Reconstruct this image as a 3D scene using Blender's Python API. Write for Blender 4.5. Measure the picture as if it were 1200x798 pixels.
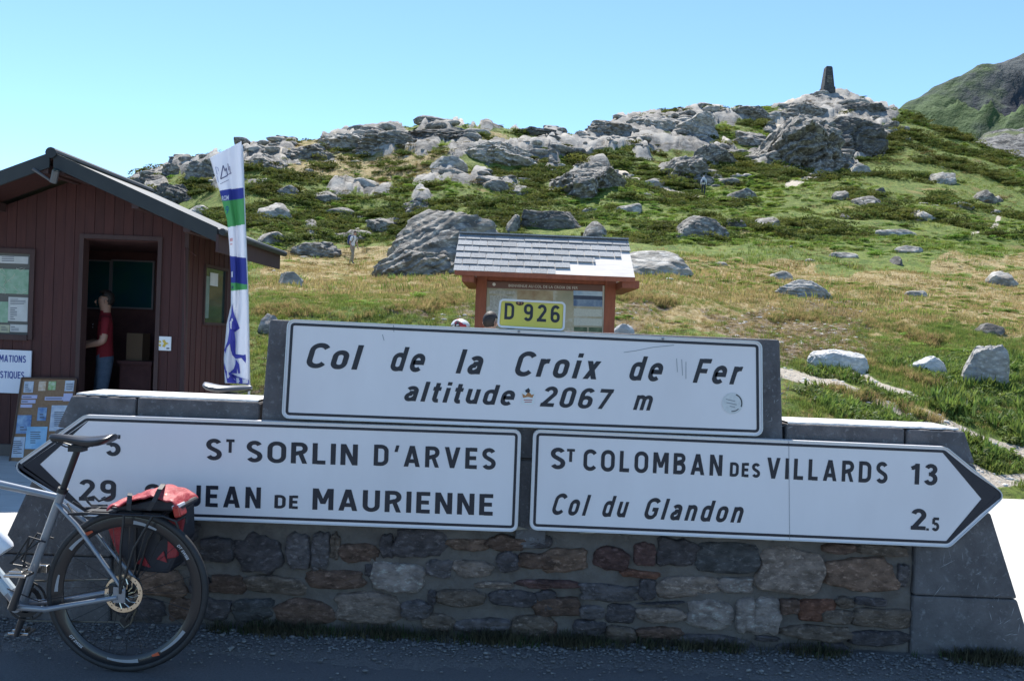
import bpy, bmesh, math, random
import numpy as np
from mathutils import Vector, Matrix
from mathutils.geometry import tessellate_polygon
R = math.radians
for o in list(bpy.data.objects): bpy.data.objects.remove(o)
SC = bpy.context.scene
C = SC.collection
random.seed(7)

# ------------------------------------------------------------------ camera, sky, sun, exposure
F = 942.0; ROLL = R(2.25); PITCH = 7/942.0; CAMZ = 1.5
CR, SR = math.cos(ROLL), math.sin(ROLL)
FWD = Vector((0, math.cos(PITCH), -math.sin(PITCH)))
UP0 = Vector((0, math.sin(PITCH), math.cos(PITCH)))
RT = Vector((1, 0, 0))*CR + UP0*SR
UPC = Vector((-1, 0, 0))*SR + UP0*CR
cam_d = bpy.data.cameras.new('camera'); cam = bpy.data.objects.new('camera', cam_d); C.objects.link(cam)
cam_d.sensor_fit = 'HORIZONTAL'; cam_d.sensor_width = 36; cam_d.lens = 36*F/1200
cam_d.clip_end = 20000; cam_d.clip_start = 0.05
m = Matrix((RT, UPC, -FWD)).transposed().to_4x4(); m.translation = (0, 0, CAMZ)
cam.matrix_world = m; SC.camera = cam

SUN_EL, SUN_AZ = 57.0, -12.0      # azimuth clockwise from the view direction (+Y)
W = bpy.data.worlds.new('World'); SC.world = W; W.use_nodes = True
nt = W.node_tree; nt.nodes.clear()
sky = nt.nodes.new('ShaderNodeTexSky'); sky.sky_type = 'NISHITA'; sky.sun_disc = False
sky.sun_elevation = R(SUN_EL); sky.sun_rotation = R(SUN_AZ); sky.altitude = 2000
sky.air_density = 0.95; sky.dust_density = 0.0; sky.ozone_density = 2.2
bgn = nt.nodes.new('ShaderNodeBackground'); bgn.inputs[1].default_value = 0.125
won = nt.nodes.new('ShaderNodeOutputWorld')
tnt = nt.nodes.new('ShaderNodeMix'); tnt.data_type = 'RGBA'; tnt.blend_type = 'MULTIPLY'; tnt.inputs[0].default_value = 1; tnt.inputs[7].default_value = (.85, .97, 1.0, 1)
nt.links.new(sky.outputs[0], tnt.inputs[6]); nt.links.new(tnt.outputs[2], bgn.inputs[0]); nt.links.new(bgn.outputs[0], won.inputs[0])
sl = bpy.data.lights.new('sun', 'SUN'); sl.energy = 4.4; sl.angle = R(0.53); sl.color = (1.0, 0.955, 0.88)
so = bpy.data.objects.new('sun', sl); C.objects.link(so)
SDIR = Vector((math.sin(R(SUN_AZ))*math.cos(R(SUN_EL)), math.cos(R(SUN_AZ))*math.cos(R(SUN_EL)), math.sin(R(SUN_EL))))
so.rotation_euler = SDIR.to_track_quat('Z', 'Y').to_euler(); so.location = (-10, 30, 60)
SC.view_settings.view_transform = 'Standard'; SC.view_settings.look = 'None'
SC.view_settings.exposure = 1.08; SC.view_settings.gamma = 1.0; SC.view_settings.use_curve_mapping = False
SC.render.film_transparent = False

# ------------------------------------------------------------------ helpers
def ray(px, py): return FWD + RT*((px-600)/F) + UPC*((399-py)/F)
def at(px, py, Y):
    d = ray(px, py); d = d*(Y/d.y); return Vector((d.x, Y, d.z+CAMZ))
def proj(X, Y, Z):      # world -> photo pixels (numpy ok)
    zz = Z-CAMZ
    f = Y*FWD.y + zz*FWD.z
    r = X*RT.x + Y*RT.y + zz*RT.z
    u = X*UPC.x + Y*UPC.y + zz*UPC.z
    return 600+F*r/f, 399-F*u/f

def _h(ix, iy, iz, seed):
    n = (ix.astype(np.int64)*374761393 + iy.astype(np.int64)*668265263 + iz.astype(np.int64)*2147483647 + seed*974711) & 0xffffffff
    n = ((n ^ (n >> 13))*1274126177) & 0xffffffff
    n = ((n ^ (n >> 16))*2246822519) & 0xffffffff
    return ((n ^ (n >> 15)) & 0xffffff)/float(0xffffff)
def noise3(x, y, z, seed=0):
    x = np.asarray(x, float); y = np.asarray(y, float)+0*x; z = np.asarray(z, float)+0*x
    ix, iy, iz = np.floor(x), np.floor(y), np.floor(z)
    fx, fy, fz = x-ix, y-iy, z-iz
    fx = fx*fx*fx*(fx*(fx*6-15)+10); fy = fy*fy*fy*(fy*(fy*6-15)+10); fz = fz*fz*fz*(fz*(fz*6-15)+10)
    r = 0
    for a in (0, 1):
        for b in (0, 1):
            for c in (0, 1):
                w = (fx if a else 1-fx)*(fy if b else 1-fy)*(fz if c else 1-fz)
                r = r + w*_h(ix+a, iy+b, iz+c, seed)
    return r*2-1
def fbm(x, y, z=0, oct=4, seed=0, gain=.5):
    s = 0; a = 1; t = 0
    for i in range(oct):
        s = s + a*noise3(np.asarray(x)*2**i, np.asarray(y)*2**i, np.asarray(z)*2**i+i*7.3, seed+i*13); t += a; a *= gain
    return s/t
def ridged(x, y, z=0, oct=4, seed=0):
    s = 0; a = 1; t = 0
    for i in range(oct):
        s = s + a*(1-np.abs(noise3(np.asarray(x)*2**i, np.asarray(y)*2**i, np.asarray(z)*2**i+i*3.1, seed+i*17))*2); t += a; a *= .5
    return s/t
def sstep(a, b, x):
    t = np.clip((np.asarray(x, float)-a)/(b-a), 0, 1); return t*t*(3-2*t)

# ------------------------------------------------------------------ materials
MATS = {}
def mat(name, c1, c2=None, rough=.7, metal=0., ns=8., det=6., lo=.35, hi=.65, bump=0., bs=None, bd=.01, stretch=(1, 1, 1), rand=0., spec=.5, c3=None, c3s=3., c3t=(.55, .65), coat=0., rand_hue=0.):
    if name in MATS: return MATS[name]
    M = bpy.data.materials.new(name); M.use_nodes = True; t = M.node_tree; N = t.nodes; L = t.links
    b = N['Principled BSDF']
    b.inputs['Roughness'].default_value = rough; b.inputs['Metallic'].default_value = metal
    b.inputs['Specular IOR Level'].default_value = spec; b.inputs['Coat Weight'].default_value = coat
    b.inputs['Base Color'].default_value = (*c1, 1)
    out = None
    if c2 or bump:
        tc = N.new('ShaderNodeTexCoord'); mp = N.new('ShaderNodeMapping'); mp.inputs['Scale'].default_value = stretch
        L.new(tc.outputs['Object'], mp.inputs[0])
    if c2:
        n = N.new('ShaderNodeTexNoise'); n.inputs['Scale'].default_value = ns; n.inputs['Detail'].default_value = det; n.inputs['Roughness'].default_value = .6
        L.new(mp.outputs[0], n.inputs['Vector'])
        r = N.new('ShaderNodeMapRange'); r.inputs[1].default_value = lo; r.inputs[2].default_value = hi
        L.new(n.outputs[0], r.inputs[0])
        mx = N.new('ShaderNodeMix'); mx.data_type = 'RGBA'; mx.inputs[6].default_value = (*c1, 1); mx.inputs[7].default_value = (*c2, 1)
        L.new(r.outputs[0], mx.inputs[0]); out = mx.outputs[2]
        if c3:
            n3 = N.new('ShaderNodeTexNoise'); n3.inputs['Scale'].default_value = c3s; n3.inputs['Detail'].default_value = 8; n3.inputs['Roughness'].default_value = .65
            L.new(mp.outputs[0], n3.inputs['Vector'])
            r3 = N.new('ShaderNodeMapRange'); r3.inputs[1].default_value = c3t[0]; r3.inputs[2].default_value = c3t[1]
            L.new(n3.outputs[0], r3.inputs[0])
            m3 = N.new('ShaderNodeMix'); m3.data_type = 'RGBA'; m3.inputs[7].default_value = (*c3, 1)
            L.new(r3.outputs[0], m3.inputs[0]); L.new(out, m3.inputs[6]); out = m3.outputs[2]
    if rand or rand_hue:
        oi = N.new('ShaderNodeObjectInfo'); hs = N.new('ShaderNodeHueSaturation')
        rr = N.new('ShaderNodeMapRange'); rr.inputs[3].default_value = 1-rand; rr.inputs[4].default_value = 1+rand
        L.new(oi.outputs['Random'], rr.inputs[0]); L.new(rr.outputs[0], hs.inputs['Value'])
        if rand_hue:
            mu = N.new('ShaderNodeMath'); mu.operation = 'MULTIPLY'; mu.inputs[1].default_value = 7.31
            fr = N.new('ShaderNodeMath'); fr.operation = 'FRACT'; rh = N.new('ShaderNodeMapRange'); rh.inputs[3].default_value = .5-rand_hue; rh.inputs[4].default_value = .5+rand_hue
            L.new(oi.outputs['Random'], mu.inputs[0]); L.new(mu.outputs[0], fr.inputs[0]); L.new(fr.outputs[0], rh.inputs[0]); L.new(rh.outputs[0], hs.inputs['Hue'])
        if out: L.new(out, hs.inputs['Color'])
        else: hs.inputs['Color'].default_value = (*c1, 1)
        out = hs.outputs[0]
    if out: L.new(out, b.inputs['Base Color'])
    if bump:
        nb = N.new('ShaderNodeTexNoise'); nb.inputs['Scale'].default_value = bs or ns*3; nb.inputs['Detail'].default_value = 8; nb.inputs['Roughness'].default_value = .65
        L.new(mp.outputs[0], nb.inputs['Vector'])
        bp = N.new('ShaderNodeBump'); bp.inputs['Strength'].default_value = bump; bp.inputs['Distance'].default_value = bd
        L.new(nb.outputs[0], bp.inputs['Height']); L.new(bp.outputs[0], b.inputs['Normal'])
    MATS[name] = M; return M

def translucent(M, fac):
    t = M.node_tree; b = t.nodes['Principled BSDF']; tr = t.nodes.new('ShaderNodeBsdfTranslucent'); ms = t.nodes.new('ShaderNodeMixShader'); ms.inputs[0].default_value = fac
    lk = [l for l in t.links if l.to_socket == b.inputs['Base Color']]
    if lk: t.links.new(lk[0].from_socket, tr.inputs[0])
    else: tr.inputs[0].default_value = b.inputs['Base Color'].default_value
    t.links.new(b.outputs[0], ms.inputs[1]); t.links.new(tr.outputs[0], ms.inputs[2]); t.links.new(ms.outputs[0], t.nodes['Material Output'].inputs[0])
    return M
# ------------------------------------------------------------------ mesh building
def link(o, parent=None):
    C.objects.link(o)
    if parent: o.parent = parent
    return o
def wloc(o):
    v = Vector((0, 0, 0))
    while o: v = v + o.location; o = o.parent
    return v
def thing(name, label, cat, loc=(0, 0, 0), rz=0, group=None):
    o = bpy.data.objects.new(name, None); C.objects.link(o); o.location = loc; o.rotation_euler = (0, 0, rz)
    o.empty_display_size = .2
    o['label'] = label; o['category'] = cat
    if group: o['group'] = group
    return o
def tag(o, label=None, cat=None, group=None, kind=None):
    if label: o['label'] = label
    if cat: o['category'] = cat
    if group: o['group'] = group
    if kind: o['kind'] = kind
    return o
def tri(poly):
    return [tuple(t) for t in tessellate_polygon([[Vector((p[0], p[1], 0)) for p in poly]])]
class MB:
    def __init__(s): s.v = []; s.f = []; s.mi = []
    def add(s, vs, fs, mi=0):
        k = len(s.v); s.v += [tuple(v) for v in vs]; s.f += [tuple(i+k for i in f) for f in fs]; s.mi += [mi]*len(fs); return s
    def box(s, x0, x1, y0, y1, z0, z1, mi=0, T=None):
        vs = [Vector((x, y, z)) for x in (x0, x1) for y in (y0, y1) for z in (z0, z1)]
        if T is not None: vs = [T @ v for v in vs]
        return s.add(vs, [(0, 1, 3, 2), (4, 6, 7, 5), (0, 4, 5, 1), (2, 3, 7, 6), (0, 2, 6, 4), (1, 5, 7, 3)], mi)
    def prism(s, poly, y0, y1, mi=0, fr=None):     # polygon in (x,z), extruded along y ; fr: (origin,u,v) frame
        fr = fr or (Vector((0, 0, 0)), Vector((1, 0, 0)), Vector((0, 0, 1)))
        O, U, V = fr; n = len(poly); Yv = Vector((0, 1, 0))
        a = [O+U*p[0]+V*p[1]+Yv*y0 for p in poly]; b = [O+U*p[0]+V*p[1]+Yv*y1 for p in poly]
        k = tri(poly)
        fs = [t for t in k] + [tuple(i+n for i in t[::-1]) for t in k] + [(i, (i+1) % n, (i+1) % n+n, i+n) for i in range(n)]
        return s.add(a+b, fs, mi)
    def ring(s, pa, pb, y0, y1, mi=0, fr=None):    # band between two polygons of equal count
        fr = fr or (Vector((0, 0, 0)), Vector((1, 0, 0)), Vector((0, 0, 1)))
        O, U, V = fr; n = len(pa); Yv = Vector((0, 1, 0))
        P = lambda p, y: O+U*p[0]+V*p[1]+Yv*y
        vs = [P(p, y0) for p in pa]+[P(p, y0) for p in pb]+[P(p, y1) for p in pa]+[P(p, y1) for p in pb]
        fs = []
        for i in range(n):
            j = (i+1) % n
            fs += [(i, j, j+n, i+n), (i+2*n, i+3*n, j+3*n, j+2*n), (i, i+2*n, j+2*n, j), (i+n, j+n, j+3*n, i+3*n)]
        return s.add(vs, fs, mi)
    def tube(s, pts, r, n=8, mi=0, caps=True, closed=False):
        pts = [Vector(p) for p in pts]; m = len(pts)
        rs = r if isinstance(r, (list, tuple)) else [r]*m
        rings = []; pn = None
        for i, p in enumerate(pts):
            if closed: d = pts[(i+1) % m]-pts[i-1]
            else: d = pts[min(i+1, m-1)]-pts[max(i-1, 0)]
            if d.length < 1e-9: d = Vector((0, 0, 1))
            d.normalize()
            if pn is None:
                a = Vector((0, 0, 1)) if abs(d.z) < .9 else Vector((1, 0, 0)); nn = d.cross(a).normalized()
            else:
                nn = (pn-d*pn.dot(d)).normalized()
            pn = nn; b = d.cross(nn)
            rings.append([p+(nn*math.cos(2*math.pi*k/n)+b*math.sin(2*math.pi*k/n))*rs[i] for k in range(n)])
        vs = [v for rg in rings for v in rg]; fs = []
        for i in range(m if closed else m-1):
            i2 = (i+1) % m
            for k in range(n):
                fs.append((i*n+k, i*n+(k+1) % n, i2*n+(k+1) % n, i2*n+k))
        if caps and not closed: fs += [tuple(range(n-1, -1, -1)), tuple((m-1)*n+k for k in range(n))]
        return s.add(vs, fs, mi)
    def lathe(s, prof, c, ax='y', n=48, mi=0, a0=0, a1=2*math.pi, closed=True):  # prof: (r, h) ; closed loop of profile if closed
        c = Vector(c); m = len(prof); full = abs(a1-a0-2*math.pi) < 1e-6; nn = n if full else n+1
        vs = []
        for i in range(nn):
            a = a0+(a1-a0)*i/n
            for r, h in prof:
                q = Vector((r*math.cos(a), h, r*math.sin(a))) if ax == 'y' else Vector((r*math.cos(a), r*math.sin(a), h))
                vs.append(c+q)
        fs = []
        for i in range(n):
            j = (i+1) % nn
            for k in range(m if closed else m-1):
                k2 = (k+1) % m
                fs.append((i*m+k, j*m+k, j*m+k2, i*m+k2))
        return s.add(vs, fs, mi)
    def build(s, name, mats, parent=None, smooth=False, bevel=0, base=True):
        me = bpy.data.meshes.new(name); off = Vector((0, 0, 0)); loc = Vector((0, 0, 0))
        if parent is not None: off = wloc(parent)
        elif base and s.v:
            A = np.array(s.v); off = Vector(((A[:, 0].min()+A[:, 0].max())/2, (A[:, 1].min()+A[:, 1].max())/2, A[:, 2].min())); loc = off
        me.from_pydata([(v[0]-off.x, v[1]-off.y, v[2]-off.z) for v in s.v], [], s.f)
        if not isinstance(mats, (list, tuple)): mats = [mats]
        for q in mats: me.materials.append(q)
        me.polygons.foreach_set('material_index', s.mi)
        bm = bmesh.new(); bm.from_mesh(me); bmesh.ops.recalc_face_normals(bm, faces=bm.faces); bm.to_mesh(me); bm.free()
        if smooth: me.polygons.foreach_set('use_smooth', [True]*len(me.polygons))
        o = bpy.data.objects.new(name, me); o.location = loc; link(o, parent)
        if smooth and smooth != 'all': me.set_sharp_from_angle(angle=R(40))
        if bevel:
            bv = o.modifiers.new('bevel', 'BEVEL'); bv.width = bevel; bv.segments = 2; bv.limit_method = 'ANGLE'; bv.angle_limit = R(35)
        return o
def np_mesh(name, V, Fc, mats, parent=None, smooth=True, loc=(0, 0, 0), attrs=None):
    me = bpy.data.meshes.new(name)
    V = np.asarray(V, np.float32); Fc = np.asarray(Fc, np.int32); k = Fc.shape[1]
    me.vertices.add(len(V)); me.vertices.foreach_set('co', V.ravel())
    me.loops.add(Fc.size); me.loops.foreach_set('vertex_index', Fc.ravel())
    me.polygons.add(len(Fc)); me.polygons.foreach_set('loop_start', np.arange(0, Fc.size, k, dtype=np.int32))
    me.polygons.foreach_set('loop_total', np.full(len(Fc), k, np.int32))
    if smooth: me.polygons.foreach_set('use_smooth', np.ones(len(Fc), bool))
    for kk, a in (attrs or {}).items():
        at_ = me.attributes.new(kk, 'FLOAT', 'POINT'); at_.data.foreach_set('value', np.asarray(a, np.float32).ravel())
    me.update(); me.validate()
    for q in (mats if isinstance(mats, (list, tuple)) else [mats]): me.materials.append(q)
    o = bpy.data.objects.new(name, me); o.location = loc; link(o, parent); return o
def copy_tree(o, parent=None):
    c = o.copy(); C.objects.link(c); c.parent = parent
    for ch in list(o.children): copy_tree(ch, c)
    return c

def inset(poly, d):      # convex polygon given counter-clockwise
    n = len(poly); out = []
    for i in range(n):
        p0, p1, p2 = [Vector(poly[(i+k) % n]) for k in (-1, 0, 1)]
        d1 = (p1-p0).normalized(); d2 = (p2-p1).normalized()
        n1 = Vector((-d1.y, d1.x)); n2 = Vector((-d2.y, d2.x))
        bis = (n1+n2); bis = bis/(bis.dot(n1)) if bis.length > 1e-6 else n1
        out.append(tuple(p1+bis*d))
    return out
def rounded(poly, r, k=5):
    n = len(poly); out = []
    rr = r if isinstance(r, (list, tuple)) else [r]*n
    for i in range(n):
        p0, p1, p2 = [Vector(poly[(i+j) % n]) for j in (-1, 0, 1)]
        d1 = (p0-p1).normalized(); d2 = (p2-p1).normalized()
        ang = math.acos(max(-1, min(1, d1.dot(d2)))); t = rr[i]/math.tan(ang/2)
        a = p1+d1*t; b = p1+d2*t
        cen = p1+(d1+d2).normalized()*(rr[i]/math.sin(ang/2))
        a0 = math.atan2(a.y-cen.y, a.x-cen.x); a1 = math.atan2(b.y-cen.y, b.x-cen.x)
        da = (a1-a0+math.pi) % (2*math.pi)-math.pi
        for j in range(k+1): out.append((cen.x+rr[i]*math.cos(a0+da*j/k), cen.y+rr[i]*math.sin(a0+da*j/k)))
    return out

_tc = {}
def glyphs(s, shear=0., offset=0., space=1.):
    key = (s, shear, offset, space)
    if key in _tc: return _tc[key]
    cu = bpy.data.curves.new('lettering', 'FONT'); cu.body = s; cu.size = 1; cu.shear = shear; cu.offset = offset; cu.space_character = space
    cu.resolution_u = 4; cu.fill_mode = 'FRONT'
    o = bpy.data.objects.new('lettering', cu); C.objects.link(o); bpy.context.view_layer.update()
    me = bpy.data.meshes.new_from_object(o.evaluated_get(bpy.context.evaluated_depsgraph_get()))
    V = [(v.co.x, v.co.y) for v in me.vertices]; Fc = [tuple(p.vertices) for p in me.polygons]
    bpy.data.objects.remove(o); bpy.data.curves.remove(cu); bpy.data.meshes.remove(me)
    _tc[key] = (V, Fc); return _tc[key]
def caph(offset):
    V, _ = glyphs('H', 0, offset); ys = [v[1] for v in V]; return max(ys), min(ys)
def text_into(mb, s, O, U, V_, width, cap, y, shear=0., offset=.02, space=1., mi=0, fn=None):
    V, Fc = glyphs(s, shear, offset, space); t, b = caph(offset)
    xs = [v[0] for v in V]; x0, x1 = min(xs), max(xs)
    sx = width/(x1-x0); sz = cap/(t-b)
    if fn: vs = [fn((v[0]-x0)*sx, (v[1]-b)*sz) for v in V]
    else: vs = [O+U*((v[0]-x0)*sx)+V_*((v[1]-b)*sz)+Vector((0, y, 0)) for v in V]
    mb.add(vs, Fc, mi)

# road-sign lettering drawn as strokes of even width (cap height 1)
def _arc(cx, cy, rx, ry, a0, a1, n=12): return [(cx+rx*math.cos(R(a0+(a1-a0)*i/n)), cy+ry*math.sin(R(a0+(a1-a0)*i/n))) for i in range(n+1)]
SW = .172
def font():
    w = SW; h = w/2; G = {}
    T = 1-h; B = h
    L = lambda *p: ('L', list(p)); P = lambda *a: ('P',)+a
    def oval(x0, x1, y0, y1, a0=0, a1=360, n=24): return ('L', _arc((x0+x1)/2, (y0+y1)/2, (x1-x0)/2-h, (y1-y0)/2-h, a0, a1, n))
    def stad(x0, x1, y0, y1, r):      # upright rounded O
        x0 += h; x1 -= h; y0 += h; y1 -= h; r = min(r, (x1-x0)/2-.012)
        return ('C', _arc(x1-r, y1-r, r, r, 0, 90, 7)+_arc(x0+r, y1-r, r, r, 90, 180, 7)+_arc(x0+r, y0+r, r, r, 180, 270, 7)+_arc(x1-r, y0+r, r, r, 270, 360, 7))
    G['O'] = (.68, [stad(0, .68, -.01, 1.01, .26)]); G['Q'] = (.68, [stad(0, .68, -.01, 1.01, .26), P(.52, -.08, .34, .26, .15)]); G['0'] = (.56, [stad(0, .56, -.01, 1.01, .20)])
    G['C'] = (.62, [L(*(_arc(.34, .70, .34-h, .31-h, 25, 180, 10)+_arc(.34, .30, .34-h, .31-h, 180, 335, 10)))])
    G['G'] = (.66, [L(*(_arc(.35, .70, .35-h, .31-h, 25, 180, 10)+_arc(.35, .31, .35-h, .32-h, 180, 300, 8)+[(.66-h, .22), (.66-h, .46), (.36, .46)]))])
    G['S'] = (.58, [L(*(_arc(.29, .73, .27-h+.01, .28-h, 25, 90, 5)+_arc(.29, .73, .29-h, .28-h, 90, 235, 9)+_arc(.29, .27, .29-h, .28-h, 62, -90, 10)+_arc(.29, .27, .29-h, .28-h, -90, -155, 5)))])
    G['A'] = (.70, [P(0, 0, .35-.105, 1, .19), P(.70-.19, 0, .35-.085, 1, .19), L((.16, .27), (.54, .27))])
    G['V'] = (.68, [P(0, 1, .34-.095, 0, .19), P(.68-.19, 1, .34-.095, 0, .19)])
    G['B'] = (.60, [L((h, 0), (h, 1)), L(*([(h, T), (.34, T)]+_arc(.34, .755, .22-h+.02, .245-h, 90, -90, 9)+[(h, .51)])), L(*([(h, .51), (.34, .51)]+_arc(.34, .297, .26-h, .297-h, 90, -90, 9)+[(h, B)]))])
    G['D'] = (.62, [L((h, 0), (h, 1)), L(*([(h, T), (.30, T)]+_arc(.30, .70, .32-h, .30-h, 90, 0, 7)+_arc(.30, .30, .32-h, .30-h, 0, -90, 7)+[(h, B)]))])
    G['E'] = (.50, [L((h, 0), (h, 1)), L((w, T), (.50, T)), L((w, .51), (.46, .51)), L((w, B), (.50, B))])
    G['F'] = (.50, [L((h, 0), (h, 1)), L((w, T), (.52, T)), L((w, .50), (.46, .50))])
    G['I'] = (w, [L((h, 0), (h, 1))])
    G['J'] = (.42, [L(*([(.42-h, 1), (.42-h, .24)]+_arc(.16, .24, .26-h, .25-h, 0, -110, 8)))])
    G['L'] = (.48, [L((h, 0), (h, 1)), L((w, B), (.48, B))])
    G['M'] = (.76, [L((h, 0), (h, 1)), L((.76-h, 0), (.76-h, 1)), P(w*.15, 1, .38-.09, .28, .18), P(.76-w*1.15-.02, 1, .38-.09, .28, .18)])
    G['N'] = (.62, [L((h, 0), (h, 1)), L((.62-h, 0), (.62-h, 1)), P(w*.05, 1, .62-w*1.1, 0, .18)])
    G['R'] = (.60, [L((h, 0), (h, 1)), L(*([(h, T), (.34, T)]+_arc(.34, .72, .26-h, .28-h, 90, -90, 9)+[(h, .44+.0)])), P(.42, 0, .26, .46, .18)])
    G['T'] = (.56, [L((.28, 0), (.28, 1)), L((0, T), (.56, T))])
    G['U'] = (.62, [L(*([(h, 1), (h, .28)]+_arc(.31, .28, .31-h, .29-h, 180, 360, 12)+[(.62-h, 1)]))])
    G["'"] = (.22, [P(.03, .68, .10, 1, .14)])
    G['.'] = (w, [L((h, 0), (h, w))])
    G['1'] = (.34, [L((.34-h, 0), (.34-h, 1)), P(.0, .70, .20, 1, .10), L((.02, .76), (.26, .90))])
    G['2'] = (.56, [L(*(_arc(.28, .71, .28-h, .30-h, 165, -25, 12)+[(.10, B)])), L((.0, B), (.56, B))])
    G['3'] = (.54, [L(*(_arc(.26, .745, .26-h, .265-h, 160, -80, 11))), L(*(_arc(.26, .29, .28-h, .30-h, 80, -160, 12))), L((.18, .52), (.30, .52))])
    G['5'] = (.54, [L((.08, T), (.52, T)), L((.12, T), (.12-.02, .50)), L(*(_arc(.26, .31, .28-h, .32-h, 130, -155, 14)))])
    G['6'] = (.56, [stad(0, .56, -.01, .62, .18), L(*([(h, .34), (h, .62)]+_arc(.29, .66, .29-h, .35-h, 180, 35, 10)))])
    G['9'] = (.56, [stad(0, .56, .38, 1.01, .18), L(*([(.56-h, .66), (.56-h, .38)]+_arc(.27, .34, .29-h, .35-h, 0, -145, 10)))])
    G['7'] = (.54, [L((0, T), (.54, T)), P(.10, 0, .54-.17, 1-w*.5, .17)])
    xh = .74
    G['o'] = (.54, [stad(0, .54, -.01, xh+.01, .19)])
    G['l'] = (w, [L((h, 0), (h, 1))]); G['i'] = (w, [L((h, 0), (h, xh)), L((h, .86), (h, 1.03))])
    G['a'] = (.52, [L(*(_arc(.25, .50, .27-h, .25-h, 150, 0, 9)+[(.52-h, 0)])), L(*([(.52-h, .44), (.24, .42)]+_arc(.22, .21, .22-h, .22-h, 90, 270, 8)+[(.30, B), (.52-h, .20)]))])
    G['d'] = (.54, [stad(0, .54, -.01, xh+.01, .17), L((.54-h, 0), (.54-h, 1))])
    G['e'] = (.54, [L(*([(.08, .38), (.54-h, .38)]+_arc(.27, .47, .27-h, .28-h, 0, 180, 12)+_arc(.27, .27, .27-h, .28-h, 180, 320, 10)))])
    G['m'] = (.84, [L((h, 0), (h, xh)), L(*([(h, .52)]+_arc(.25, .50, .25-h, .25-h, 150, 0, 8)+[(.50-h, 0)])), L(*([(.50-h, .52)]+_arc(.59, .50, .25-h, .25-h, 150, 0, 8)+[(.84-h, 0)]))])
    G['n'] = (.52, [L((h, 0), (h, xh)), L(*([(h, .50)]+_arc(.27, .49, .25-h, .26-h, 150, 0, 8)+[(.52-h, 0)]))])
    G['u'] = (.52, [L((.52-h, 0), (.52-h, xh)), L(*([(h, xh), (h, .26)]+_arc(.25, .26, .25-h, .26-h, 180, 330, 8)))])
    G['r'] = (.36, [L((h, 0), (h, xh)), L(*([(h, .46)]+_arc(.30, .46, .30-h, .28-h, 165, 75, 6)))])
    G['t'] = (.34, [L(*([(.16, .96), (.16, .20)]+_arc(.27, .20, .11, .13, 180, 275, 5)+[(.34, .085)])), L((.0, xh-h*.8), (.34, xh-h*.8))])
    G['x'] = (.52, [P(0, 0, .52-.20, xh, .20), P(.52-.20, 0, 0, xh, .20)])
    return G
FONT = font()
def ribbon(pts, w, closed=False):
    q = [pts[0]]
    for p in pts[1:]:
        if math.hypot(p[0]-q[-1][0], p[1]-q[-1][1]) > 1e-3: q.append(p)
    if closed and math.hypot(q[0][0]-q[-1][0], q[0][1]-q[-1][1]) < 1e-3: q.pop()
    pts = q; n = len(pts); Lf = []; Rg = []
    for i in range(n):
        p = Vector(pts[i])
        a = Vector(pts[i-1]) if (i or closed) else None; c = Vector(pts[(i+1) % n]) if (i < n-1 or closed) else None
        d1 = (p-a).normalized() if a is not None and (p-a).length > 1e-6 else None; d2 = (c-p).normalized() if c is not None and (c-p).length > 1e-6 else None
        d1 = d1 or d2; d2 = d2 or d1
        n1 = Vector((-d1.y, d1.x)); n2 = Vector((-d2.y, d2.x)); b = n1+n2
        b = n1 if b.length < .3 else b/max(.5, b.dot(n1))
        Lf.append(p+b*w/2); Rg.append(p-b*w/2)
    m = n if closed else n-1
    return [(Lf[i], Rg[i], Rg[(i+1) % n], Lf[(i+1) % n]) for i in range(m)]
def sign_text(mb, s, O, U, V_, width, cap, y, shear=0., gap=.17, mi=0, wgt=1.0):
    quads = []; x = 0; tops = []
    adv = [FONT[c][0] for c in s]; nat = sum(adv); 
    need = width/cap-shear*.85
    n1_ = len(s)-1; sxx = min(1.32, max(.8, (need-.25*n1_)/nat)); g = (need-nat*sxx)/n1_ if n1_ else 0
    if not n1_: sxx = need/nat
    for k, c in enumerate(s):
        a, st = FONT[c]
        for j, q in enumerate(st):
            if q[0] == 'P':
                _, x0, y0, x1, y1, hw = q; ql = [((x0, y0), (x0+hw, y0), (x1+hw, y1), (x1, y1))]
            else: ql = [[(v.x, v.y) for v in r] for r in ribbon(q[1], SW*wgt, q[0] == 'C')]
            for r in ql:
                vs = []
                for (px_, py_) in r:
                    X = (x+px_*sxx+shear*py_)*cap; Z_ = py_*cap; vs.append(O+U*X+V_*Z_+Vector((0, y-.00004*j, 0)))
                mb.add(vs, [(0, 1, 2, 3)], mi)
        x += a*sxx+g
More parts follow.
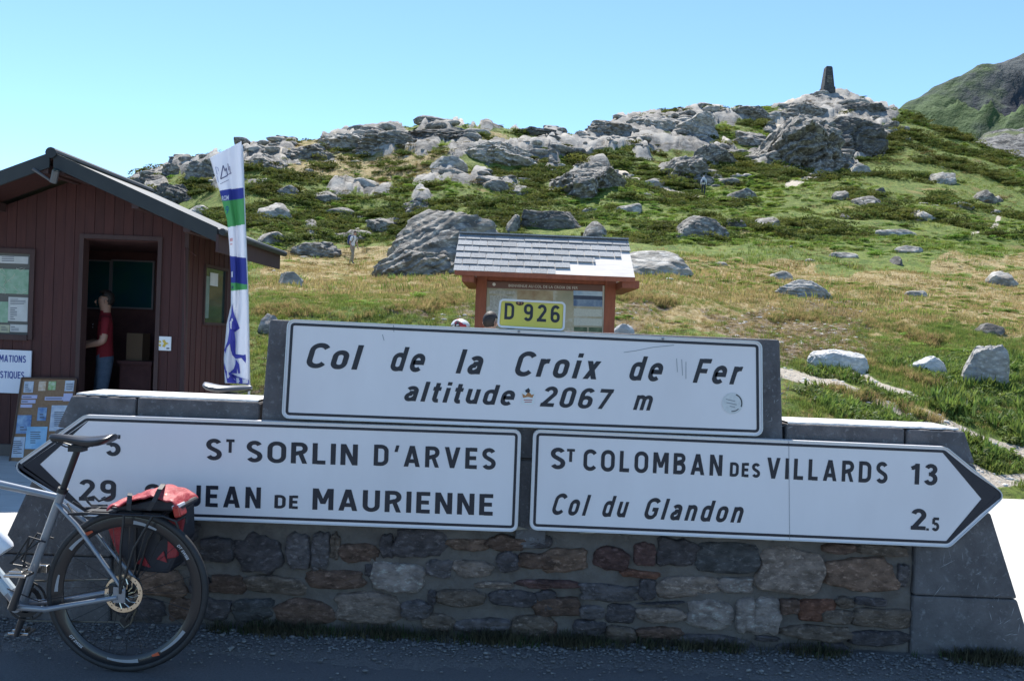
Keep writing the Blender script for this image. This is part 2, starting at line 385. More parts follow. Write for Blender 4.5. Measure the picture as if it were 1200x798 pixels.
# ------------------------------------------------------------------ terrain
HZ = lambda px: 392+(px-600)*math.tan(ROLL)
def zpt(px, Y, z):       # photo row of a point at height z
    return HZ(px)+(CAMZ-z)*F/Y
G0 = .0
COLS = [
 (-1500, [(11, 'z', 0), (30, 'z', .6), (80, 'z', 4), (120, 'z', 7)]),
 (-300, [(11, 'z', 0), (20, 'z', 1.2), (45, 'z', 5), (85, 'z', 11)]),
 (0, [(10.9, 'z', 0), (14, 'z', 1.0), (25, 330), (45, 300), (62, 262), (84, 232)]),
 (150, [(10.8, 'z', 0), (14, 400), (25, 340), (45, 300), (62, 250), (82, 207)]),
 (215, [(10.8, 'z', 0), (13, 405), (20, 350), (30, 325), (45, 295), (60, 250), (84, 189)]),
 (300, [(9.7, 'z', 0), (10.5, 452), (11.5, 420), (13.3, 385), (14, 373), (18, 348), (25, 330), (35, 312), (45, 295), (58, 240), (86, 171)]),
 (412, [(9.7, 'z', 0), (10.6, 455), (11.5, 430), (13, 392), (13.7, 378), (14.3, 363), (20, 345), (29, 328), (45, 311), (58, 262), (70, 213), (88, 151)]),
 (520, [(9.8, 'z', 0), (11, 440), (12.5, 405), (13.6, 381), (14.2, 362), (20, 345), (28, 328), (40, 308), (52, 260), (68, 200), (90, 143)]),
 (640, [(9.8, 'z', 0), (10.8, 450), (12, 410), (13.5, 381), (15, 354), (22, 335), (30, 315), (42, 285), (55, 250), (70, 205), (92, 150)]),
 (682, [(9.8, 'z', 0), (10.8, 450), (12, 410), (13.5, 381), (15, 354), (22, 335), (30, 317), (42, 285), (55, 250), (74, 205), (98, 157)]),
 (720, [(9.5, 'z', 0), (10.5, 450), (12, 412), (14, 378), (15.4, 351), (21, 335), (28, 318), (38, 292), (50, 258), (74, 205), (110, 138)]),
 (790, [(9, 'z', 0), (10.2, 455), (12, 417), (14.5, 382), (17, 352), (22, 336), (29, 315), (40, 285), (52, 255), (69, 229), (86, 185), (112, 125)]),
 (870, [(8.8, 'z', 0), (10, 462), (12, 422), (15, 386), (18, 358), (24, 336), (32, 312), (42, 285), (55, 255), (72, 222), (92, 175), (118, 124)]),
 (940, [(8.5, 'z', 0), (9.6, 485), (11.2, 448), (13, 418), (15.5, 391), (19, 364), (26, 339), (36, 312), (47, 280), (60, 243), (78, 205), (98, 170), (112, 138), (124, 114)]),
 (985, [(8.5, 'z', 0), (9.6, 488), (11.2, 452), (13, 421), (15.5, 394), (19, 368), (26, 341), (36, 312), (47, 278), (60, 242), (78, 205), (100, 172), (113, 138), (125, 107)]),
 (1060, [(8.4, 'z', 0), (9.5, 500), (11, 462), (13, 428), (16, 398), (21, 368), (28, 342), (38, 308), (50, 272), (66, 235), (88, 190), (105, 150), (120, 127)]),
 (1130, [(8.3, 'z', 0), (9.3, 528), (10.5, 485), (12, 453), (14, 424), (17, 398), (21, 373), (28, 346), (37, 318), (48, 285), (62, 250), (80, 215), (100, 180), (112, 157)]),
 (1200, [(8.3, 'z', 0), (9.4, 540), (10.5, 498), (12, 463), (14, 432), (17, 405), (21, 380), (28, 351), (36, 326), (46, 296), (60, 263), (76, 232), (92, 206), (105, 186)]),
 (1400, [(8.5, 'z', 0), (12, 'z', .6), (28, 'z', 3.2), (46, 'z', 6), (70, 'z', 11), (92, 'z', 15)]),
 (2200, [(9, 'z', 0), (30, 'z', 1), (90, 'z', 5), (110, 'z', 6)]),
]
NY = 430
YG = 6.5*np.power(230/6.5, np.linspace(0, 1, NY))
UG = np.concatenate([-.70-np.linspace(1, 0, 40)[:-1]**1.5*1.9, np.linspace(-.70, .70, 660), .70+np.linspace(0, 1, 40)[1:]**1.5*1.9])
def _build_base():
    cu, cz = [], []
    for px, pts in COLS:
        P = []
        for p in pts:
            py = zpt(px, p[0], p[2]) if p[1] == 'z' else p[1]
            w = at(px, py, p[0]); P.append((math.log(p[0]), w.x/w.y, w.z))
        P = np.array(P); P[0, 2] = 0
        l = np.log(YG)
        u = np.interp(l, P[:, 0], P[:, 1]); z = np.interp(l, P[:, 0], P[:, 2])
        Yr = math.exp(P[-1, 0]); z = np.where(YG > Yr, P[-1, 2]-.30*(YG-Yr), z)
        cu.append(u); cz.append(z)
    cu = np.array(cu); cz = np.array(cz); Z = np.zeros((NY, len(UG)))
    for j in range(NY): Z[j] = np.interp(UG, cu[:, j], cz[:, j])
    for _ in range(2):      # light smoothing
        Z[1:-1] = (Z[:-2]+2*Z[1:-1]+Z[2:])/4
    for _ in range(14):
        Z[:, 1:-1] = (Z[:, :-2]+2*Z[:, 1:-1]+Z[:, 2:])/4
    return Z
ZB = _build_base()
XX = UG[None, :]*YG[:, None]; YY = np.repeat(YG[:, None], len(UG), 1)
PX, PY = proj(XX, YY, ZB)
def blob(cx, cy, rx, ry, soft=.35):
    d = np.sqrt(((PX-cx)/rx)**2+((PY-cy)/ry)**2); return 1-sstep(1-soft, 1+soft, d)
WX = PX+45*noise3(PX/60, PY/22, 0, 91)+18*noise3(PX/20, PY/8, 0, 92); WY = PY+14*noise3(PX/70, PY/25, 0, 93)+6*noise3(PX/18, PY/9, 0, 94)
def boxm(x0, y0, x1, y1, s=8):
    return sstep(x0-s, x0+s, WX)*(1-sstep(x1-s, x1+s, WX))*sstep(y0-s*.5, y0+s*.5, WY)*(1-sstep(y1-s*.5, y1+s*.5, WY))
def polyline(pts, w):
    d = np.full(PX.shape, 1e9)
    for (ax, ay), (bx, by) in zip(pts[:-1], pts[1:]):
        t = np.clip(((PX-ax)*(bx-ax)+(PY-ay)*(by-ay))/((bx-ax)**2+(by-ay)**2), 0, 1)
        d = np.minimum(d, np.hypot(PX-ax-t*(bx-ax), (PY-ay-t*(by-ay))*1.6))
    return 1-sstep(w*.5, w*1.5, d)
far = sstep(24, 42, YY); hill = sstep(40, 58, YY)
n1 = fbm(XX/9, YY/9, 0, 4, 3); n2 = fbm(XX/3.2, YY/3.2, 0, 4, 9); n3 = fbm(XX/1.1, YY/1.1, 0, 3, 21)
band = fbm(XX/7+ZB*.1, YY/5, ZB*.55, 4, 31)
# density of bare rock
rd = .10*hill+0*XX
rd += .36*blob(330, 205, 230, 75)*hill+.25*blob(500, 160, 140, 25)*hill + .25*blob(470, 255, 120, 50)*hill
rd += .65*blob(780, 150, 110, 30)*hill+.45*blob(800, 190, 90, 30)*hill + .9*blob(975, 150, 75, 45)*hill+.45*blob(940, 188, 60, 22)*hill
rd += .30*blob(660, 200, 60, 40)*hill + .15*blob(590, 215, 100, 40)*hill+.22*blob(1150, 215, 70, 25)*hill
rd -= .35*blob(830, 262, 210, 42)+.2*blob(1080, 240, 130, 60)
frag = fbm(PX/26, PY/9, 0, 4, 61)
skyb = np.zeros_like(XX); yr_ = np.interp(PX, [140, 215, 300, 412, 520, 640, 682, 720, 790, 870, 940, 985, 1060, 1130], [207, 189, 171, 151, 143, 150, 157, 138, 125, 124, 114, 107, 127, 157])
skyb = (1-sstep(10, 34, np.abs(PY-yr_-8)))*sstep(120, 170, PX)*(1-sstep(1040, 1075, PX))
rockm = sstep(.46, .54, rd*.72+.62*frag+.32*band+.16*n2+.30*skyb-.04)*hill
rockm = np.clip(rockm, 0, 1)
dry = np.clip(sstep(.30, .60, .55*boxm(280, 302, 580, 352, 14)+.62*boxm(690, 306, 1300, 385, 12)+.35*blob(480, 185, 180, 40)+.5*blob(350, 175, 120, 25)+.3*blob(700, 290, 500, 25)+.30*n1+.28*n2), 0, 1)
dirt = np.clip(sstep(.45, .75, .75*boxm(700, 352, 1010, 425, 18)+.55*boxm(290, 352, 640, 470, 10)+.45*boxm(1000, 385, 1090, 420, 12)+.35*n2+.30*n3), 0, 1)
path = np.maximum.reduce([polyline([(915, 436), (975, 452), (1040, 478), (1100, 492), (1150, 515), (1215, 535)], 8),
                          polyline([(1005, 437), (1030, 455), (1070, 468)], 7), polyline([(1130, 545), (1165, 565), (1210, 560)], 11),
                          polyline([(1140, 275), (1165, 262), (1175, 250)], 3), polyline([(925, 215), (960, 205), (940, 190), (918, 165), (912, 140)], 5), polyline([(720, 205), (745, 208), (790, 222), (815, 228)], 4),
                          polyline([(915, 130), (935, 118)], 4)])
path = np.clip(path*(1+.5*n3)+0, 0, 1)
# real relief
Z = ZB.copy()
amp = sstep(9.5, 12, YY)
Z += amp*(.05*n3+.10*n2*sstep(12, 25, YY))
Z += far*(.22*n2+.25*n1)+hill*(.35*ridged(XX/5.5, YY/5.5, 0, 3, 5)*.8-.15)
step = (np.floor(band*3+n1)+sstep(0, .35, (band*3+n1) % 1))-(band*3+n1)
def blur(A, n, ax):
    for _ in range(n):
        B_ = np.roll(A, 1, ax)+np.roll(A, -1, ax)+A; A = B_/3
    return A
rockh = rockm*sstep(.30, .75, blur(blur(rockm, 14, 1), 5, 0)); rockm = rockm*(.25+.75*sstep(.15, .5, blur(blur(rockm, 8, 1), 3, 0)))
# jointed slabs: a skewed, warped lattice of blocks standing at different heights
wx_ = XX+1.6*noise3(XX/4, YY/4, 0, 81)+.5*noise3(XX/1.3, YY/1.3, 0, 82); wy_ = YY+1.8*noise3(XX/5, YY/5, 0, 83)+.5*noise3(XX/1.2, YY/1.4, 0, 84)
def blocks(a, b, sx, sy, seed):
    u_ = a/sx; v_ = b/sy; iu, iv = np.floor(u_), np.floor(v_); hh_ = _h(iu, iv, 0*iu, seed); tl = (_h(iu, iv, 0*iu, seed+1)-.5)*(u_-iu-.5)+(_h(iu, iv, 0*iu, seed+2)-.5)*(v_-iv-.5)
    e_ = np.minimum(np.minimum(u_-iu, 1-(u_-iu))*sx, np.minimum(v_-iv, 1-(v_-iv))*sy); return hh_-.5+tl, e_, hh_
b1, e1, t1_ = blocks(wx_+.5*wy_, wy_-.25*wx_, 6.4, 2.4, 5); b2, e2, t2_ = blocks(wx_*.9-.4*wy_, wy_+.35*wx_, 1.9, 1.3, 15)
tone = np.clip(.5+.45*(t1_-.5)+.45*(t2_-.5), 0, 1)
Z += rockh*(.78*b1+.20*b2+.45*step*sstep(50, 80, YY)+.35*ridged(XX/4.4+ZB*.2, YY/2.2, ZB*.5, 4, 77)-.22*(1-sstep(0, .28, e1))-.06*(1-sstep(0, .15, e2))+.30)
# turf lips: a small bare earth step under the sward
def lip(pts, h, w=2.6):
    e = np.interp(PX, [p[0] for p in pts], [p[1] for p in pts])+6*noise3(PX/34, 0*PX, 0, 5)+2.5*noise3(PX/11, 0*PX, 0, 6)
    fade = sstep(pts[0][0], pts[0][0]+25, PX)*(1-sstep(pts[-1][0]-25, pts[-1][0], PX))
    above = 1-sstep(e-w, e+w, PY); fade = fade*(.35+.65*sstep(-.5, .1, noise3(PX/40, 0*PX, 3, 8))); near = fade*(1-sstep(0, 55, np.abs(PY-e)))
    return h*near*(above-.5), fade*(1-sstep(w*.35, w*1.0, np.abs(PY-e)))
soil = 0*XX
for pts, h in (([(285, 372), (330, 366), (420, 372), (470, 366), (520, 359), (575, 352), (640, 350)], .20), ([(700, 346), (760, 352), (800, 356)], .18), ([(1000, 384), (1050, 392), (1100, 400), (1125, 400)], .17),
               ([(890, 366), (930, 372), (985, 376)], .10), ([(960, 452), (1010, 470), (1060, 486), (1110, 494)], .12), ([(985, 428), (1060, 446), (1120, 452)], .09)):
    a, s_ = lip(pts, h); Z += a*(YY > 9.2)*(YY < 26); soil = np.maximum(soil, s_*(YY > 9.2)*(YY < 26))
Z[YY < 8] = np.minimum(Z[YY < 8], -.03); Z = np.where(ZB < .02, np.minimum(Z, ZB-.03), Z)
edgef = sstep(1.5, 2.6, np.abs(XX/YY)); Z = Z*(1-edgef)+edgef*np.minimum(Z, 0)
Z = np.where(YY > 215, Z-(YY-215)*2, Z)

def ground(x, y):
    y = min(max(y, YG[0]), YG[-1]-1e-6); j = np.searchsorted(YG, y)-1; j = max(0, min(NY-2, j))
    ty = (y-YG[j])/(YG[j+1]-YG[j]); u = x/y; i = max(0, min(len(UG)-2, np.searchsorted(UG, u)-1)); tu = (u-UG[i])/(UG[i+1]-UG[i])
    return float((Z[j, i]*(1-tu)+Z[j, i+1]*tu)*(1-ty)+(Z[j+1, i]*(1-tu)+Z[j+1, i+1]*tu)*ty)
def hit(px, py, y0=7.5):
    d = ray(px, py); Y = y0; last = y0
    while Y < 200:
        p = d*(Y/d.y); 
        if p.z+CAMZ < ground(p.x, Y): break
        last = Y; Y *= 1.01
    a, b = last, Y
    for _ in range(8):
        m_ = (a+b)/2; p = d*(m_/d.y)
        if p.z+CAMZ < ground(p.x, m_): b = m_
        else: a = m_
    p = d*(b/d.y); return Vector((p.x, b, p.z+CAMZ))

def terrain_material():
    M = bpy.data.materials.new('hillside_ground'); M.use_nodes = True; t = M.node_tree; N = t.nodes; L = t.links; b = N['Principled BSDF']
    tc = N.new('ShaderNodeTexCoord')
    def attr(n): a = N.new('ShaderNodeAttribute'); a.attribute_name = n; return a.outputs['Fac']
    def noise(s, d=8, r=.6, stretch=None):
        n = N.new('ShaderNodeTexNoise'); n.inputs['Scale'].default_value = s; n.inputs['Detail'].default_value = d; n.inputs['Roughness'].default_value = r
        if stretch:
            mp = N.new('ShaderNodeMapping'); mp.inputs['Scale'].default_value = stretch; mp.inputs['Rotation'].default_value = (.2, .25, .3); L.new(tc.outputs['Object'], mp.inputs[0]); L.new(mp.outputs[0], n.inputs['Vector'])
        else: L.new(tc.outputs['Object'], n.inputs['Vector'])
        return n.outputs[0]
    def rng(x, a, b_, c=0, d=1): r = N.new('ShaderNodeMapRange'); r.inputs[1].default_value = a; r.inputs[2].default_value = b_; r.inputs[3].default_value = c; r.inputs[4].default_value = d; L.new(x, r.inputs[0]); return r.outputs[0]
    def mix(f, a, c):
        m_ = N.new('ShaderNodeMix'); m_.data_type = 'RGBA'
        if isinstance(f, float): m_.inputs[0].default_value = f
        else: L.new(f, m_.inputs[0])
        for k, v in ((6, a), (7, c)):
            if isinstance(v, tuple): m_.inputs[k].default_value = (*v, 1)
            else: L.new(v, m_.inputs[k])
        return m_.outputs[2]
    def math_(op, a, c):
        m_ = N.new('ShaderNodeMath'); m_.operation = op
        for k, v in ((0, a), (1, c)):
            if isinstance(v, (int, float)): m_.inputs[k].default_value = v
            else: L.new(v, m_.inputs[k])
        m_.use_clamp = True; return m_.outputs[0]
    green = mix(rng(noise(.9), .4, .6), (.068, .118, .017), (.135, .18, .032)); green = mix(rng(noise(7), .48, .66), green, (.05, .07, .018)); green = mix(rng(noise(3.1, 10, .8), .50, .60), green, (.20, .22, .06)); green = mix(rng(noise(4.3, 10, .8), .54, .62), green, (.035, .05, .014)); green = mix(rng(noise(.35), .60, .70), green, (.20, .16, .06))
    dryc = mix(rng(noise(2.5), .38, .62), (.33, .25, .12), (.20, .16, .07)); dryc = mix(rng(noise(14), .52, .66), dryc, (.44, .37, .24)); dryc = mix(rng(noise(1.3), .54, .62), dryc, (.13, .15, .045))
    dirtc = mix(rng(noise(6), .4, .6), (.15, .11, .07), (.27, .21, .145)); dirtc = mix(rng(noise(12), .52, .64), dirtc, (.09, .075, .045)); dirtc = mix(rng(noise(30), .6, .7), dirtc, (.40, .36, .30))
    rk = mix(rng(noise(1.2, 10, .7), .4, .6), (.14, .13, .118), (.33, .31, .28)); rk = mix(rng(noise(1.1, 8, .6, (1, 3, 7)), .5, .6), rk, (.10, .098, .095)); rk = mix(rng(attr('tone'), .45, .95), rk, (.42, .40, .365)); rk = mix(rng(attr('tone'), .42, .12), rk, (.13, .13, .125)); rk = mix(rng(noise(5, 8, .7), .58, .7), rk, (.46, .44, .41))
    pathc = mix(rng(noise(20), .4, .6), (.50, .45, .38), (.36, .31, .25))
    brk = noise(3.5, 8, .7)
    def mask(a, w=.5): return rng(math_('ADD', math_('MULTIPLY', attr(a), .8), math_('MULTIPLY', math_('SUBTRACT', brk, .4), 1.3)), .42, .62)
    col = mix(mask('dry'), green, dryc); col = mix(mask('dirt'), col, dirtc); col = mix(mask('rock'), col, rk); col = mix(mask('path'), col, pathc)
    col = mix(mask('soil'), col, (.055, .040, .028))
    L.new(col, b.inputs['Base Color']); b.inputs['Roughness'].default_value = .95; b.inputs['Specular IOR Level'].default_value = .2
    bp = N.new('ShaderNodeBump'); bp.inputs['Strength'].default_value = .9; bp.inputs['Distance'].default_value = .12
    L.new(noise(2.2, 12, .75), bp.inputs['Height']); L.new(bp.outputs[0], b.inputs['Normal'])
    return M
nu = len(UG); idx = np.arange(NY*nu).reshape(NY, nu)
Fq = np.stack([idx[:-1, :-1], idx[:-1, 1:], idx[1:, 1:], idx[1:, :-1]], -1).reshape(-1, 4)
hs = np_mesh('hillside', np.stack([XX, YY, Z], -1).reshape(-1, 3), Fq, terrain_material(), attrs={'rock': rockm, 'dry': dry, 'dirt': dirt, 'path': path, 'soil': soil, 'tone': tone})
tag(hs, kind='structure')

# flat ground and the forecourt
g = MB().add([(-4000, -3000, -.06), (4000, -3000, -.06), (4000, 9000, -.06), (-4000, 9000, -.06)], [(0, 1, 2, 3)])
tag(g.build('ground', mat('far_meadow', (.09, .12, .04), (.2, .17, .08), rough=1, ns=.02), base=False), kind='structure')
def sheet(name, x0, x1, y0, y1, z, m, nx=1, ny=1):
    vs = [(x0+(x1-x0)*i/nx, y0+(y1-y0)*j/ny, z) for j in range(ny+1) for i in range(nx+1)]
    fs = [(j*(nx+1)+i, j*(nx+1)+i+1, (j+1)*(nx+1)+i+1, (j+1)*(nx+1)+i) for j in range(ny) for i in range(nx)]
    return tag(MB().add(vs, fs).build(name, m, base=False), kind='structure')
pav = mat('pale_forecourt', (.42, .405, .375), (.50, .485, .45), rough=.9, ns=3, bump=.3, bs=60, bd=.004, c3=(.20, .19, .17), c3s=2.6, c3t=(.64, .68), stretch=(.6, 4, 1))
sheet('pavement', -60, 60, 3.80, 12, -.004, pav)
asph = mat('road_asphalt', (.088, .084, .083), (.125, .12, .118), rough=.9, ns=90, bump=.5, bs=160, bd=.006, c3=(.13, .13, .125), c3s=220, c3t=(.6, .66))
sheet('road', -60, 60, -30, 3.72, 0, asph)
grv = mat('gravel_verge', (.12, .112, .105), (.19, .18, .17), rough=.95, ns=60, bump=.9, bs=110, bd=.012)
vs = []; nx = 900
rnd = random.Random(4)
for i in range(nx+1):
    x = -15+30*i/nx
    vs += [(x, 3.60+.05*math.sin(x*3)+rnd.uniform(-.025, .025), .0006), (x, 4.1, .006)]
tag(MB().add(vs, [(2*i, 2*i+2, 2*i+3, 2*i+1) for i in range(nx)]).build('gravel_strip', grv, base=False), kind='structure')

# far mountain on the right
def mountain():
    nx, ny = 420, 260
    x0, y0, x1, y1 = 250, 620, 1500, 1250
    xs = np.linspace(x0, x1, nx); ys = np.linspace(y0, y1, ny); X, Y = np.meshgrid(xs, ys)
    # skyline wanted at Y=900
    sk = [(1040, 140), (1060, 127), (1090, 107), (1130, 88), (1165, 76), (1200, 62), (1260, 42), (1400, 10), (1700, -20), (2400, 60)]
    U = [at(a, b, 900) for a, b in sk]
    ridge = np.interp(X*900/Y, [p.x for p in U], [p.z for p in U])
    ridge = np.where(X*900/Y < U[0].x, U[0].z-(U[0].x-X*900/Y)*1.1, ridge)
    t = (Y-y0)/(900-y0)
    prof = np.where(t < 1, .30+.70*np.clip(t, 0, 1)**.85, 1-(t-1)*.35)
    H = ridge*prof+(1-np.exp(-(np.abs(t-1))*3))*110*(ridged((X+Y*.35)/105, (Y)/260, 0, 6, 44)-.45)+6*fbm(X/30, Y/30, 0, 5, 8)+4*ridged(X/45, Y/45, 0, 3, 18)
    H = np.maximum(H, -20)
    i = np.arange(nx*ny).reshape(ny, nx); Fm = np.stack([i[:-1, :-1], i[:-1, 1:], i[1:, 1:], i[1:, :-1]], -1).reshape(-1, 4)
    M = mat('mountain_rock', (.026, .034, .050), (.075, .088, .092), rough=1, ns=.012, det=12, lo=.42, hi=.6, bump=1, bs=.03, bd=22, c3=(.055, .095, .03), c3s=.009, c3t=(.46, .56), stretch=(1, .4, .7))
    return tag(np_mesh('mountain', np.stack([X, Y, H], -1).reshape(-1, 3), Fm, M), kind='structure')
mountain()
# scree shoulder between hill and mountain
def shoulder():
    nx, ny = 120, 80; xs = np.linspace(90, 420, nx); ys = np.linspace(240, 400, ny); X, Y = np.meshgrid(xs, ys)
    sk = [(1090, 186), (1130, 176), (1155, 157), (1175, 151), (1200, 149), (1300, 140), (1600, 120)]
    U = [at(a, b, 330) for a, b in sk]; q = X*330/Y
    rg = np.interp(q, [p.x for p in U], [p.z for p in U])
    t = (Y-240)/90; H = rg*np.where(t < 1, .55+.45*np.clip(t, 0, 1), 1-(t-1)*.4)+2.5*fbm(X/14, Y/14, 0, 5, 3)+1.6*ridged(X/6, Y/6, 0, 3, 4)
    i = np.arange(nx*ny).reshape(ny, nx); Fm = np.stack([i[:-1, :-1], i[:-1, 1:], i[1:, 1:], i[1:, :-1]], -1).reshape(-1, 4)
    M = mat('scree', (.07, .07, .07), (.26, .255, .24), rough=1, ns=.35, det=14, lo=.44, hi=.56, bump=1, bs=.45, bd=3.5, c3=(.13, .16, .06), c3s=.03, c3t=(.55, .62))
    return tag(np_mesh('scree_slope', np.stack([X, Y, H], -1).reshape(-1, 3), Fm, M), kind='structure')
shoulder()
# ------------------------------------------------------------------ foliage and grass (stuff)
def scatter(name, proto, P, S, RT_, parent=None):
    me = bpy.data.meshes.new(name); n = len(P); me.vertices.add(n); me.vertices.foreach_set('co', np.asarray(P, np.float32).ravel())
    for nm, A in (('scl', S), ('rot', RT_)):
        a = me.attributes.new(nm, 'FLOAT_VECTOR', 'POINT'); a.data.foreach_set('vector', np.asarray(A, np.float32).ravel())
    o = bpy.data.objects.new(name, me); link(o, parent)
    t = bpy.data.node_groups.new(name, 'GeometryNodeTree'); t.interface.new_socket('Geometry', in_out='INPUT', socket_type='NodeSocketGeometry'); t.interface.new_socket('Geometry', in_out='OUTPUT', socket_type='NodeSocketGeometry')
    N = t.nodes; L = t.links; gi = N.new('NodeGroupInput'); go = N.new('NodeGroupOutput'); ip = N.new('GeometryNodeInstanceOnPoints'); oi = N.new('GeometryNodeObjectInfo')
    oi.inputs['Object'].default_value = proto
    L.new(gi.outputs[0], ip.inputs['Points']); L.new(oi.outputs['Geometry'], ip.inputs['Instance'])
    for nm, sk in (('scl', 'Scale'), ('rot', 'Rotation')):
        a = N.new('GeometryNodeInputNamedAttribute'); a.data_type = 'FLOAT_VECTOR'; a.inputs['Name'].default_value = nm; L.new(a.outputs[0], ip.inputs[sk])
    L.new(ip.outputs[0], go.inputs[0])
    md = o.modifiers.new('scatter', 'NODES'); md.node_group = t
    return tag(o, kind='stuff')
def proto_obj(name, V, Fc, m):
    me = bpy.data.meshes.new(name); me.from_pydata([tuple(v) for v in V], [], Fc); me.materials.append(m); return bpy.data.objects.new(name, me)
def leafy_clump(seed, n=420, leaf=.085, flat=.62, m=None):
    r = np.random.RandomState(seed); V = []; Fc = []
    lobes = [(r.uniform(-.55, .55), r.uniform(-.55, .55), r.uniform(0, .25), r.uniform(.35, .6)) for _ in range(7)]
    for i in range(n):
        l = lobes[r.randint(7)]; d = r.normal(size=3); d /= np.linalg.norm(d); d[2] = abs(d[2])*1.0-.1
        rad = l[3]*r.uniform(.75, 1.05)
        p = np.array([l[0]+d[0]*rad, l[1]+d[1]*rad, max(0, (l[2]+d[2]*rad)*flat)])
        a = r.normal(size=3); a /= np.linalg.norm(a); nn = d+.6*r.normal(size=3); nn /= np.linalg.norm(nn); b = np.cross(nn, a); b /= np.linalg.norm(b)+1e-9; a = np.cross(b, nn)
        s = leaf*r.uniform(.6, 1.4); k = len(V)
        V += [p-a*s, p+b*s*.45, p+a*s+nn*s*.3, p-b*s*.45]; Fc.append((k, k+1, k+2, k+3))
    return proto_obj('shrub_foliage', V, Fc, m)
def tuft(seed, n=26, h=.2, spread=.12, w=.006, bend=.5, m=None, fan=0):
    r = np.random.RandomState(seed); V = []; Fc = []
    for i in range(n):
        a = r.uniform(0, 6.28); rr = spread*math.sqrt(r.uniform()); x, y = rr*math.cos(a), rr*math.sin(a); hh = h*r.uniform(.5, 1.15); b = bend*hh*r.uniform(.2, 1); da = a+r.normal()*.6; ww = w*r.uniform(.7, 1.3)
        c, s = math.cos(da+1.57)*ww, math.sin(da+1.57)*ww; cx, cy = math.cos(da), math.sin(da); k = len(V)
        V += [(x-c, y-s, 0), (x+c, y+s, 0), (x+cx*b*.3+c*.8, y+cy*b*.3+s*.8, hh*.55), (x+cx*b*.3-c*.8, y+cy*b*.3-s*.8, hh*.55), (x+cx*b, y+cy*b, hh)]
        Fc += [(k, k+1, k+2, k+3), (k+3, k+2, k+4)]
    return proto_obj('grass_tuft', V, Fc, m)
rs = np.random.RandomState(11)
flatZ = Z; 
def sample(n, dens, ymin, ymax, sizef):
    """points on the hillside weighted by a density grid and by screen area"""
    w = np.clip(dens, 0, 1)*(YY > ymin)*(YY < ymax)*(np.abs(XX/YY) < .80)
    w = w[:-1, :-1].copy(); w[:, :] *= (YG[:-1, None]**1.0*np.diff(YG)[:, None])**.65
    c = np.cumsum(w.ravel()); q = np.searchsorted(c, rs.uniform(0, c[-1], n)); j, i = q//(len(UG)-1), q % (len(UG)-1)
    a, b = rs.uniform(size=n), rs.uniform(size=n)
    y = YG[j]*(1-a)+YG[j+1]*a; u = UG[i]*(1-b)+UG[i+1]*b
    z = (Z[j, i]*(1-b)+Z[j, i+1]*b)*(1-a)+(Z[j+1, i]*(1-b)+Z[j+1, i+1]*b)*a
    return np.stack([u*y, y, z], -1), (j, i)
shrubM = mat('juniper', (.07, .095, .02), (.15, .165, .04), rough=.9, ns=1.5, rand=.35, rand_hue=.03, spec=.15)
alderM = mat('bright_scrub', (.15, .25, .035), (.23, .30, .06), rough=.85, ns=1.2, rand=.3, rand_hue=.025, spec=.2)
dryM = mat('dry_grass', (.40, .30, .14), (.27, .22, .09), rough=.95, ns=3, rand=.3, rand_hue=.02, spec=.1)
grassM = mat('green_grass', (.12, .18, .035), (.20, .23, .06), rough=.8, ns=3, rand=.35, rand_hue=.03, spec=.2)
weedM = mat('weed_leaf', (.085, .145, .025), (.19, .24, .06), rough=.6, ns=6, rand=.45, rand_hue=.02, spec=.3)
heathM = mat('russet_heath', (.17, .12, .05), (.11, .10, .04), rough=.95, ns=2, rand=.3, rand_hue=.02, spec=.1)
for M_, f_ in ((shrubM, .3), (alderM, .4), (dryM, .45), (grassM, .45), (weedM, .45), (heathM, .3)): translucent(M_, f_)
patch = fbm(XX/4.5, YY/3.5, 0, 4, 55); patch2 = fbm(XX/12, YY/9, 0, 3, 56)
protoS = [leafy_clump(k, m=shrubM) for k in range(4)]; protoA = [leafy_clump(k+10, m=alderM, leaf=.1, flat=.5) for k in range(2)]; protoH = [leafy_clump(k+20, n=260, m=heathM, leaf=.07, flat=.4) for k in range(2)]
bright = .9*blob(790, 232, 130, 38)+.7*blob(1000, 262, 260, 40)+.5*blob(640, 262, 90, 14)+.5*blob(400, 215, 60, 14)
leftb = .16*blob(330, 225, 260, 70)+.10*blob(700, 190, 120, 40)
dS = sstep(-.07, .20, leftb+ patch+.12*patch2+.10*(PY < 215)-.14*bright-.25*skyb)*(1-rockm*.96)*(1-sstep(.3, .7, dry)*.75)*(1-path)*sstep(292, 270, PY)
dA = sstep(-.1, .3, patch2+bright*.6-.1)*(1-rockm)*(1-path)*sstep(310, 285, PY)*(1-dry*.8)
dH = (.3+.7*dry)*sstep(-.1, .25, -patch)*(1-rockm*.6)*(1-path)*sstep(330, 300, PY)*sstep(.0, .3, n1+.2)
def scat_shrubs(name, protos, n, dens, y0, y1, smin, smax, zs=1.0):
    for q, pr in enumerate(protos):
        P, _ = sample(n//len(protos), dens, y0, y1, 1)
        s = smin+(smax-smin)*rs.uniform(size=len(P))**1.8; s = s*(.75+P[:, 1]/170)
        P[:, 2] -= .12*s
        scatter(name, pr, P, np.stack([s*rs.uniform(.8, 1.5, len(P)), s, s*zs*rs.uniform(.7, 1.1, len(P))], -1), np.stack([rs.normal(size=len(P))*.08-.12, rs.normal(size=len(P))*.08, rs.uniform(0, 6.28, len(P))], -1))
scat_shrubs('juniper_scrub', protoS, 8600, dS, 30, 200, .35, 1.4, .8)
scat_shrubs('bilberry_scrub', protoA, 9500, dA, 26, 200, .16, .62, .65)
scat_shrubs('heath_scrub', protoH, 3000, dH, 24, 200, .25, .8, .45)
scat_shrubs('turf_mat', protoA, 1500, sstep(0, .25, patch)*(.25+dry)*(1-path)*(1-rockm)*(1-soil), 13, 50, .12, .42, .45)
